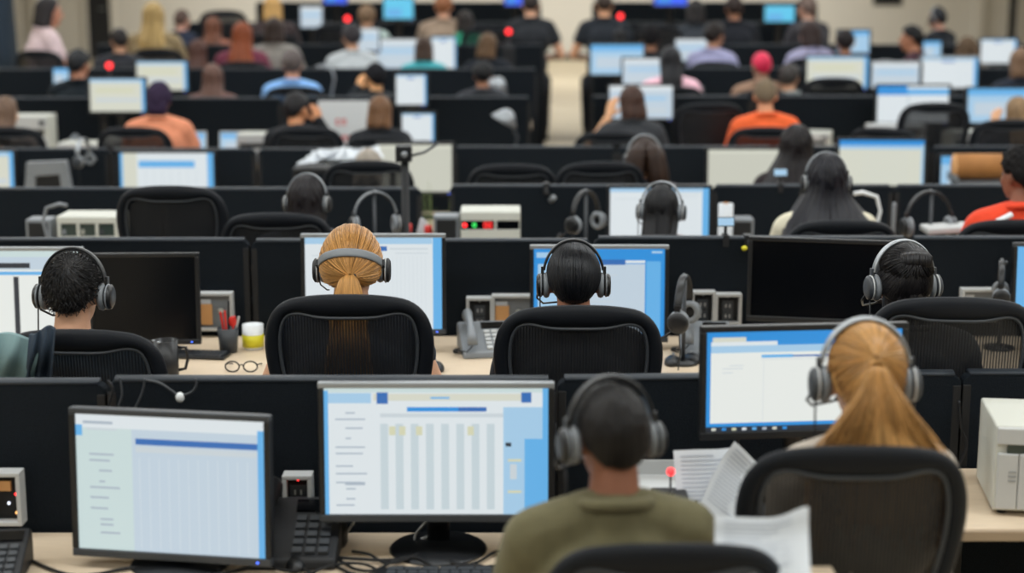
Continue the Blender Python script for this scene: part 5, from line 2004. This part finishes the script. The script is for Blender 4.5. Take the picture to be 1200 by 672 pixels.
# upright headsets hanging on small stands, seen edge-on
for t, px, py, Y, rz, k, sc_ in (('upright black headset hanging right of the blue monitor', 801, 368, 6.0, 1.25, 'black', 1.05), ('black headset on a stand right of the half-up bun', 1172, 341, 6.25, 1.3, 'black', .85), ('leaning grey headset near the camera pole, third row', 440, 260, 7.4, .3, 'grey', 1.0), ('black headset beside the white bar, third row right', 1088, 262, 7.5, .2, 'black', 1.1), ('dark headset on the third-row desk, right of the red digits', 686, 258, 7.5, .9, 'black', 1.0)):
    loose_headset(t, px, py, Y, k, (0, 0, rz), sc_)
    z = at(px, py, Y).z + .13 * sc_
    stand('black stand under the ' + t.split(',')[0].replace('hanging ', ''), px, Y, z)
loose_headset('pale headset hanging over the divider left of the beige screen', 98, 186, 9.93, 'silver', (0, 0, 1.4), .9)

# clip-on devices on divider tops
for t, px, Y, top in (('blue-lit clip display on the divider above the black screen', 850, YB, at(850, 277, YB).z), ('blue-lit clip display left of the wide veil of hair', 914, YC, at(914, 216, YC).z)):
    inst('clip', clip_display_build, t, 'display', (xat(px, Y, top), Y, top))
top = at(882, 277, YB).z
inst('clipcam', clip_camera_build, 'small clip camera with a yellow cap on the second divider', 'camera', (xat(876, YB, top), YB, top))
top = at(640, 216, YC).z
inst('clipcam2', lambda: clip_camera_build(False), 'small clip camera hanging near the walkway end', 'camera', (xat(640, YC, top), YC, top))
p = at(472, 192, 7.3)
inst('pole', lambda: pole_build(p.z - .73), 'black camera pole standing beside the leaning grey headset', 'camera pole', (p.x, 7.45, .73))
o = empty('thin_post', (xat(1047, 7.8, 1.0), 7.8, .73))
tag(o, 'thin grey post standing right of the wide veil of hair', 'post')
part('rod', MB().lathe([(.011, .008), (.011, .36), (.009, .37)], (0, 0, 0), 'mid_grey', 12), None, o)
part('base', MB().lathe([(.05, 0), (.05, .008), (.012, .012)], (0, 0, 0), 'dark_grey', 18), None, o)

# lamps: pale hooked tubes
for t, px, Y, m, rz, s_ in (('white hooked tube lamp right of the wide veil of hair', 1019, 7.6, 'white_plastic', 0, 1.38), ('curved grey lamp left of the beige windowed box', 62, 7.5, 'mid_grey', 3.1, 1.25)):
    inst(('lamp', m), lambda: hook_lamp_build(m), t, 'lamp', (xat(px, Y, 1.0), Y, .73), rz, scale=s_)
# white bar table thing beside the red jersey
o = empty('laptop_stand', (xat(1112, 7.45, 1.0), 7.45, .73))
tag(o, 'white bar-topped stand left of the red jersey', 'stand')
part('top_bar', MB().box((0, 0, .30), (.24, .16, .028), 'light_grey', (0, -.06, 0)), None, o, .006)
part('leg', MB().b2((.04, -.02, 0), (.075, .02, .29), 'light_grey'), None, o, .004)
part('foot', MB().b2((-.08, -.08, 0), (.12, .08, .012), 'light_grey'), None, o, .003)

# papers, rolls, trays
paper('printed sheet propped at a slant beside the black mouse of the front row', at(832, 578, 3.86) + Vector((0, 0, 0)), .17, .22, .1, 1.0, .02, 3)
paper('loose sheet leaning against the slanting printed sheet', at(858, 574, 3.84), .13, .20, .25, 1.05, .03, 4, ry=.75)
paper('large curled white sheet hanging in front of the ponytail chair', at(892, 652, 3.05), .185, .16, -.1, .62, .04, 6)
paper('long white sheet on the desk behind the olive shirt', on(800, 556, .80) + Vector((0, 0, .02)), .24, .12, .05, .25, .01, 7)
p = on(880, 690, .60)
o = empty('side_table', (at(905, 660, 3.02).x, 3.06, 0))
tag(o, 'small wooden side table edge holding the large curled sheet', 'side table')
zt = at(892, 652, 3.05).z - .085
part('table_top', MB().b2((-.16, -.10, zt - .03), (.16, .16, zt), 'desk_wood'), None, o, .004)
part('leg', MB().b2((-.02, .0, .03), (.02, .04, zt - .03), 'dark_grey'), None, o)
part('foot', MB().b2((-.14, -.08, 0), (.14, .14, .03), 'dark_grey'), None, o, .004)
for k in range(6):
    p = at(372 + k * 11, 187 - (k % 3) * 2, 9.55)
    paper(['crumpled white sheet at the left of the paper heap', 'second sheet from the left in the paper heap', 'third sheet from the left in the paper heap', 'fourth sheet from the left in the paper heap', 'fifth sheet from the left in the paper heap', 'last sheet at the right of the paper heap'][k], p, .20, .18, .3 * (k % 3 - 1), .12 + .08 * (k % 2), .03, 20 + k, group='papers heaped in the fourth row', ry=.1 * (k % 3 - 1))
# shelf carrying the heap
o = empty('desk_shelf', (xat(404, 9.6, 1.0), 9.62, .73))
tag(o, 'black desktop shelf under the paper heap, fourth row', 'shelf')
zt = at(400, 190, 9.5).z - .04
part('shelf_board', MB().b2((-.30, -.13, zt - .75), (.30, .13, zt - .73), 'soft_black'), None, o, .003)
for s in (-1, 1):
    part('side_panel', MB().b2((s * .29 - .01, -.12, 0), (s * .29 + .01, .12, zt - .75), 'soft_black'), None, o, .002)

o = empty('paper_roll', (xat(850, 7.7, 1.0), 7.7, .73))
tag(o, 'upright white paper roll beside the white-scarfed person', 'paper roll')
part('roll', MB().lathe([(.010, 0), (.036, .0), (.036, .38), (.010, .38)], (0, 0, 0), 'paper', 24), None, o)
part('core', MB().lathe([(.0105, .001), (.012, .386), (.006, .386)], (0, 0, 0), 'cardboard', 14), None, o)
o = empty('cardboard_tube', (xat(1150, 9.55, 1.1), 9.55, at(1150, 211, 9.55).z))
tag(o, 'brown cardboard box roll on a silver tray, fourth row right', 'cardboard tube')
part('tube', MB().lathe([(.03, -.16), (.078, -.16), (.078, .16), (.03, .16)], (0, 0, .08), 'cardboard', 28, (0, PI / 2, 0)), None, o)
part('end_cap', MB().lathe([(.02, -.163), (.075, -.163), (.075, -.15)], (0, 0, .08), 'orange_card', 28, (0, PI / 2, 0)), None, o)
zt = at(1150, 211, 9.55).z
inst('tray', lambda: tray_build(.34, .24), 'silver tray under the brown cardboard roll', 'tray', (xat(1150, 9.55, 1.1), 9.55, zt - .008))
o = empty('tray_riser', (xat(1150, 9.55, 1.1), 9.56, .73))
tag(o, 'black riser holding up the silver tray', 'riser')
part('riser_top', MB().b2((-.15, -.1, zt - .73 - .03), (.15, .1, zt - .73 - .010), 'soft_black'), None, o)
for s in (-1, 1):
    part('riser_leg', MB().b2((s * .13 - .012, -.1, 0), (s * .13 + .012, .1, zt - .73 - .03), 'soft_black'), None, o)
# grey framed slanting unit in the fourth row (left)
p = at(55, 190, 9.65)
o = empty('display_frame', (xat(55, 9.65, 1.0), 9.65, .73))
tag(o, 'slanting grey-framed unit with a black opening, fourth row left', 'display unit')
hh = p.z - .73
b = MB()
W_ = .33
b.prism([(-W_ / 2 + .05, hh), (W_ / 2 - .04, hh + .01), (W_ / 2 - .03, hh - .07), (-W_ / 2 + .04, hh - .09)], -.02, .03, 'mid_grey')
b.prism([(-W_ / 2 + .04, hh - .09), (-W_ / 2 + .10, hh - .085), (-W_ / 2 + .08, .0), (-W_ / 2, .0)], -.02, .03, 'mid_grey')
b.prism([(W_ / 2 - .085, hh - .075), (W_ / 2 - .03, hh - .07), (W_ / 2 + .01, 0), (W_ / 2 - .06, 0)], -.02, .03, 'mid_grey')
part('frame', b, None, o, .004)
part('dark_opening', MB().prism([(-W_ / 2 + .09, hh - .085), (W_ / 2 - .075, hh - .07), (W_ / 2 - .055, .01), (-W_ / 2 + .075, .01)], -.002, .02, 'matte_black'), None, o)
# red items and white card behind the second-row divider
for t, px, py, Y, m in (('small red button puck left of the white card', 478, 268, 7.7, 'red_plastic'), ('red marker stub right of the white card', 502, 270, 7.7, 'red_plastic')):
    zt = at(px, py - 6, Y).z
    o = empty('signal_post', (xat(px, Y, 1.0), Y, .73))
    tag(o, t, 'signal post')
    part('post', MB().lathe([(.02, 0), (.02, .01), (.008, .014), (.008, zt - .73 - .04)], (0, 0, 0), 'dark_grey', 12), None, o)
    part('red_cap', MB().lathe([(.016, zt - .775), (.02, zt - .765), (.02, zt - .735), (.012, zt - .73)], (0, 0, 0), m, 16), None, o)
zt = at(490, 256, 7.72).z
o = empty('folded_card', (xat(491, 7.8, 1.0), 7.8, .73))
tag(o, 'white folded card standing between two red caps', 'card')
part('front_leaf', MB().prism([(-.07, 0), (.05, 0), (.035, zt - .75), (.01, zt - .73)], -.06, -.055, 'paper'), None, o)
part('back_leaf', MB().prism([(-.05, 0), (.07, 0), (.04, zt - .76), (.015, zt - .735)], -.01, -.005, 'paper'), None, o)
# potted plant peeking between the dividers
o = empty('potted_plant', (xat(506, 8.35, 1.0), 8.4, 0))
tag(o, 'yellow-green potted plant standing in the gap left of the walkway', 'plant')
part('pot', MB().lathe([(.08, 0), (.11, .3), (.10, .3), (.02, .28)], (0, 0, 0), 'dark_grey', 20), None, o)
lf = MB()
r_ = random.Random(4)
for k in range(38):
    a = r_.uniform(0, 2 * PI)
    h = r_.uniform(.45, .86)
    rr = r_.uniform(.02, .09)
    lf.tube([(0.01 * math.cos(a), .01 * math.sin(a), .27), (rr * math.cos(a), rr * math.sin(a), .27 + h * .6), (rr * 1.5 * math.cos(a), rr * 1.5 * math.sin(a), .27 + h)], [.5, 1, .2], 'leaf', 6, flat=(.014, .003))
part('foliage', lf, None, o)
# jacket over the chair at left
jk = MB()
PJ = PP['tousled']


def drape(px0, px1, yt, yb, Y, m, seed, top_dx=0):
    rows = []
    for i in range(15):
        v = i / 14
        row = []
        for j in range(15):
            u = j / 14
            q = at(lerp(px0, px1, u) + top_dx * (1 - v), lerp(yt, yb, v) + 5 * math.sin(u * 5 + seed) * (1 - v), Y - .03 * math.sin(PI * min(1, v * 1.5)) + .015 * math.sin(u * 14 + seed + v * 3))
            row.append(q)
        rows.append(row)
    back = [[p + Vector((0, .02, 0)) for p in r_] for r_ in rows]
    return rows, back


for nm, lab, args, m in (('jacket', 'navy jacket hung over the left corner of the tousled-hair chair', (28, 57, 388, 462, 4.42, 'navy_cloth', 1, 6), 'navy_cloth'), ('scarf', 'teal grey scarf beside the navy jacket at the left edge', (-30, 34, 396, 470, 4.44, 'teal_cloth', 3, 14), 'teal_cloth')):
    f_, b_ = drape(*args)
    c0 = f_[0][7].copy()
    mb = MB()
    mb.grid([[p - c0 for p in r_] for r_ in f_], m)
    mb.grid([[p - c0 for p in r_] for r_ in b_[::-1]], m)
    for a_, b2_ in ((f_[0], b_[0]), (f_[-1], b_[-1]), ([r_[0] for r_ in f_], [r_[0] for r_ in b_]), ([r_[-1] for r_ in f_], [r_[-1] for r_ in b_])):
        mb.grid([[p - c0 for p in a_], [p - c0 for p in b2_]], m)
    o = part(nm, mb)
    o.location = c0
    tag(o, lab, 'clothing')

# front row: clutter right of the olive shirt
p = on(790, 622, .73)
status = at(787, 556, 3.80)
o = inst(('status', 'red'), lambda: status_light_build('led_red'), 'glowing red dome light on a black box right of the olive shirt', 'status light', (status.x, 3.80, .73), scale=.5)
zt = status.z - .059
o2 = empty('docking_box', (status.x, 3.83, Z0))
tag(o2, 'black docking box under the red dome light', 'docking box')
part('case', MB().b2((-.045, -.05, 0), (.045, .05, zt - Z0), 'soft_black'), None, o2, .006)
part('vent_slots', MB().b2((-.03, -.052, .02), (.03, -.049, .03), 'dark_grey').b2((-.03, -.052, .05), (.03, -.049, .06), 'dark_grey').b2((-.03, -.052, .08), (.03, -.049, .09), 'dark_grey'), None, o2)
o.location = (status.x, 3.82, zt)
tz = at(800, 556, 4.02).z
inst('tray2', lambda: tray_build(.30, .16, 'light_grey'), 'pale paper tray behind the red dome light', 'tray', (xat(800, 4.02, .9), 4.02, tz - .03))
o = empty('tray_riser', (xat(800, 4.02, .9), 4.03, Z0))
tag(o, 'black riser holding up the pale paper tray', 'riser')
part('riser_top', MB().b2((-.13, -.06, tz - Z0 - .05), (.13, .06, tz - Z0 - .031), 'soft_black'), None, o)
for s in (-1, 1):
    part('riser_leg', MB().b2((s * .11 - .012, -.06, 0), (s * .11 + .012, .06, tz - Z0 - .05), 'soft_black'), None, o)
hl = loose_headset('dark grey headset lying on the desk left of the ponytail chair', 852, 606, 3.76, 'black', (1.25, .2, 2.7), 1.0)
for ch in list(hl.children):
    if ch.name.startswith('microphone'):
        bpy.data.objects.remove(ch)

# cables
z = Z0 + .007
cable('black cable looping along the nearest desk, left', [(-1.25, 3.95, z), (-1.1, 3.84, z), (-.95, 3.9, z), (-.8, 3.83, z), (-.62, 3.92, z), (-.5, 3.86, z)], .0045)
cable('black cable curling under the nearest centre monitor', [(-.46, 3.92, z), (-.38, 3.84, z), (-.28, 3.90, z), (-.2, 3.82, z), (-.32, 3.80, z), (-.42, 3.86, z)], .0045)
cable('second black cable crossing under the nearest centre monitor', [(-.5, 3.98, z), (-.35, 3.94, z + .004), (-.22, 3.96, z), (-.08, 3.9, z), (.02, 3.95, z)], .0045)
ct = at(400, 440, YA).z
for lab, pts, r_, pl in (('thick dark cable hanging at the divider seam, orange plug', [(126, 446), (132, 456), (128, 472), (126, 489)], .004, 'led_amber'), ('thin grey cable looped over the divider, left of the white connector', [(140, 442), (143, 462), (139, 478), (144, 492)], .003, None), ('second thin grey cable over the divider', [(170, 444), (166, 462), (158, 480), (157, 492)], .003, None), ('looped cable ending in a white connector on the divider', [(172, 446), (186, 449), (198, 456), (211, 466)], .0035, 'white_plastic'), ('short cable rising from the white connector', [(213, 464), (224, 460), (230, 452), (229, 444)], .003, None), ('hanging cord with white plugs beside the narrow divider', [(1124, 470), (1126, 500), (1133, 522), (1124, 548), (1122, 575)], .004, None), ('dark cable curving under the blue-framed monitor', [(865, 512), (866, 528), (876, 542), (900, 552)], .004, None)):
    Y = (YR if pts[0][0] > 1100 else YA) - .035
    cable(lab, [at(x, y, Y) for x, y in pts], r_, 'dark_grey' if 'grey' in lab or 'looped' in lab or 'short' in lab else 'soft_black', plug=pl)

for lab, pts, m in (('pale cable drooping under the nearest centre monitor', [(505, 606), (488, 625), (484, 640), (470, 650)], 'light_grey'), ('second pale cable drooping under the nearest centre monitor', [(415, 612), (408, 622), (400, 634), (388, 640)], 'light_grey'), ('third pale cable behind the stand of the nearest centre monitor', [(520, 615), (508, 626), (494, 632), (480, 640)], 'light_grey')):
    cable(lab, [at(x, y, 4.09) for x, y in pts], .0035, m)
for lab, a_, b_, m_ in (('tangled black cable behind the nearest centre monitor stand', -.42, .1, .03), ('black cable run between the two nearest monitors', -.75, -.2, -.02), ('thin black cable near the front desk edge', -.6, .2, -.06)):
    cable(lab, [(lerp(a_, b_, t), 3.93 + m_ + .05 * math.sin(t * 17 + m_ * 40), z + .003 * (1 + math.sin(t * 9))) for t in np.linspace(0, 1, 12)], .004)

# status lights in the far rows
for t, px, py, Y, fl in (('small red lamp above the black-shirted person', 128, 77, 13.3, F5), ('small red lamp at the top beside the blue screen', 407, 22, 15.3, F6), ('small red lamp left of the walkway top', 596, 37, 15.2, F6), ('small red lamp right of the walkway top', 727, 19, 15.3, F6)):
    p = at(px, py, Y)
    o = inst(('status', 'red'), None, t, 'status light', (p.x, Y, p.z - .118 * 1.25), scale=1.25)
    h = p.z - .118 * 1.25 - fl - .73
    q = empty('lamp_pedestal', (p.x, Y, fl + .73))
    tag(q, 'dark pedestal under the ' + t, 'pedestal')
    part('column', MB().b2((-.06, -.05, 0), (.06, .05, h), 'soft_black'), None, q, .006)
    part('base', MB().b2((-.09, -.07, 0), (.09, .07, .012), 'dark_grey'), None, q, .003)

# placard beside the black-haired person
p = at(404, 168, 11.0)
inst('sign', lambda: sign_build(.27, .34), 'white placard with red lettering beside the brown bob', 'placard', (xat(403, 11.3, 1.2), 11.3, .73 + F4), .08, scale=1.32)
# fifth row odds: keyboards, trays, lights
for t, px, Y, z_, fl in (('pale keyboard on a riser behind the cream screen, right', 1012, 11.3, .86, F4), ('second pale keyboard above the first, before blue tabs', 1050, 11.45, 1.0, F4)):
    o = empty('keyboard_shelf', (xat(px, Y, z_ + fl), Y, fl + .73))
    tag(o, 'pale raised shelf ' + ('right of the long black hair' if 'first' not in t else 'under the screen with blue tabs'), 'shelf')
    part('shelf_board', MB().b2((-.20, -.09, z_ - .73 - .03), (.20, .09, z_ - .73), 'light_grey'), None, o, .008)
    for s in (-1, 1):
        part('side_panel', MB().b2((s * .18 - .012, -.08, 0), (s * .18 + .012, .08, z_ - .76), 'light_grey'), None, o)
for t, px, Y, fl in (('silver desk lamp head left of the walkway', 598, 11.2, F4), ('silver desk lamp behind the first, at the walkway', 588, 13.0, F5)):
    o = empty('desk_lamp', (xat(px, Y, 1.1), Y, fl + .73))
    tag(o, t, 'lamp')
    part('base', MB().lathe([(.07, 0), (.07, .015), (.015, .02)], (0, 0, 0), 'dark_grey', 18), None, o)
    part('arm', MB().tube([(0, 0, .01), (.05, 0, .2), (-.02, 0, .36)], .009, 'dark_grey', 8), None, o)
    part('shade', MB().lathe([(.02, .06), (.05, .04), (.10, -.03), (.095, -.035)], (-.03, 0, .34), 'silver', 22, (0, .5, 0)), None, o)
inst(('lamp', 'silver'), lambda: hook_lamp_build('silver'), 'big arched silver desk lamp right of the light blue shirt', 'lamp', (xat(385, 13.0, 1.2), 13.0, F5 + .73), 0, scale=1.5)
# navy jacket on chair far left; coat at the left wall
p = at(5, 26, 17.0)
o = empty('coat_rack', (p.x, 17.0, F7))
tag(o, 'dark coat hanging on a rack at the far left edge', 'coat rack')
part('pole', MB().lathe([(.2, 0), (.2, .02), (.02, .04), (.02, 1.75)], (0, 0, 0), 'dark_grey', 14), None, o)
part('coat', MB().tube([(0, 0, .55), (0, 0, .9), (0, .0, 1.3), (0, 0, 1.55), (0, 0, 1.66)], [1.0, .95, .85, .8, .25], 'navy_cloth', 16, flat=(.20, .12)), None, o)

# red jersey shoulder bands
for k, (m, dz) in enumerate((('white_plastic', 0), ('dark_grey', -.032), ('light_grey', -.064))):
    mb = MB()
    mb.tube([(-.075, -.085 - .01 * k, 1.135 + dz), (-.13, -.082 - .012 * k, 1.105 + dz), (-.19, -.06 - .01 * k, 1.06 + dz), (-.232, -.02, .99 + dz)], 1, m, 10, flat=(.016, .012))
    part('shoulder_band', mb, None, PP['jersey'])

# more of the far rows' desk clutter and chairs
NX = {4: ((-3.4, -.1), (.75, 3.6)), 5: ((-4.0, -.1), (.85, 4.1)), 6: ((-3.6, 0), (.95, 4.7)), 7: ((-3.2, .05), (1.0, 3.4))}
rr = random.Random(21)
FAR = {4: (YE, F4, 'fifth row'), 5: (YF, F5, 'sixth row'), 6: (YG, F6, 'seventh row'), 7: (YH, F7, 'last row')}
taken = {k_: [] for k_ in FAR}
for o in list(C.objects):
    if o.parent is None and o.get('category') in ('person', 'chair', 'monitor', 'printer', 'equipment box', 'laptop', 'placard', 'lamp', 'shelf', 'pedestal'):
        for k, (Yd, fl, _) in FAR.items():
            if Yd - 1.9 < o.location.y < Yd + .05:
                taken[k].append((o.location.x, o.location.y, o['category']))


def free(k, x, y, r):
    return all(math.hypot(x - a, (y - b)) > r for a, b, _ in taken[k])


CL = {
    'cup': ('mug_y', None, 'pale cup on a desk of the %s', 'cup', 'cups on the %s desks'),
    'phone': (('phone', 'mid_grey'), None, 'grey desk phone on a desk of the %s', 'telephone', 'phones on the %s desks'),
    'dark_phone': (('phone', 'soft_black'), None, 'black desk phone on a desk of the %s', 'telephone', 'black phones on the %s desks'),
    'printer': (('box', .16, .17, .24, 'printer'), None, 'small pale device on a desk of the %s', 'printer', 'small devices on the %s desks'),
    'panel': (('speaker', .1, .26), None, 'small grey loudspeaker on a desk of the %s', 'speaker', 'speakers on the %s desks'),
}
for k, (Yd, fl, nm) in FAR.items():
    n_chair = 0
    for (xa, xb) in NX[k]:
        for q in range(60):
            x = rr.uniform(xa, xb)
            y = Yd - rr.uniform(1.15, 1.4)
            if free(k, x, y, .62) and n_chair < 6:
                n_chair += 1
                taken[k].append((x, y, 'chair'))
                key = ('chair', round((1.08 + .03 * rr.randint(0, 3)) / .03) * .03)
                inst(key, lambda: chair_build(key[1]), 'empty black mesh chair standing in a gap of the %s' % nm, 'chair', (x, y, fl), rr.uniform(-.6, .6), 'spare chairs in the %s' % nm)
        for q in range(14):
            c = rr.choice(list(CL))
            x, y = rr.uniform(xa, xb), Yd - rr.uniform(.2, .55)
            if free(k, x, y, .27):
                taken[k].append((x, y, c))
                a = CL[c]
                inst(a[0], a[1], a[2] % nm, a[3], (x, y, fl + .73), rr.uniform(-.4, .4), a[4] % nm, scale=1.25 if c in ('cup',) else 1.1)
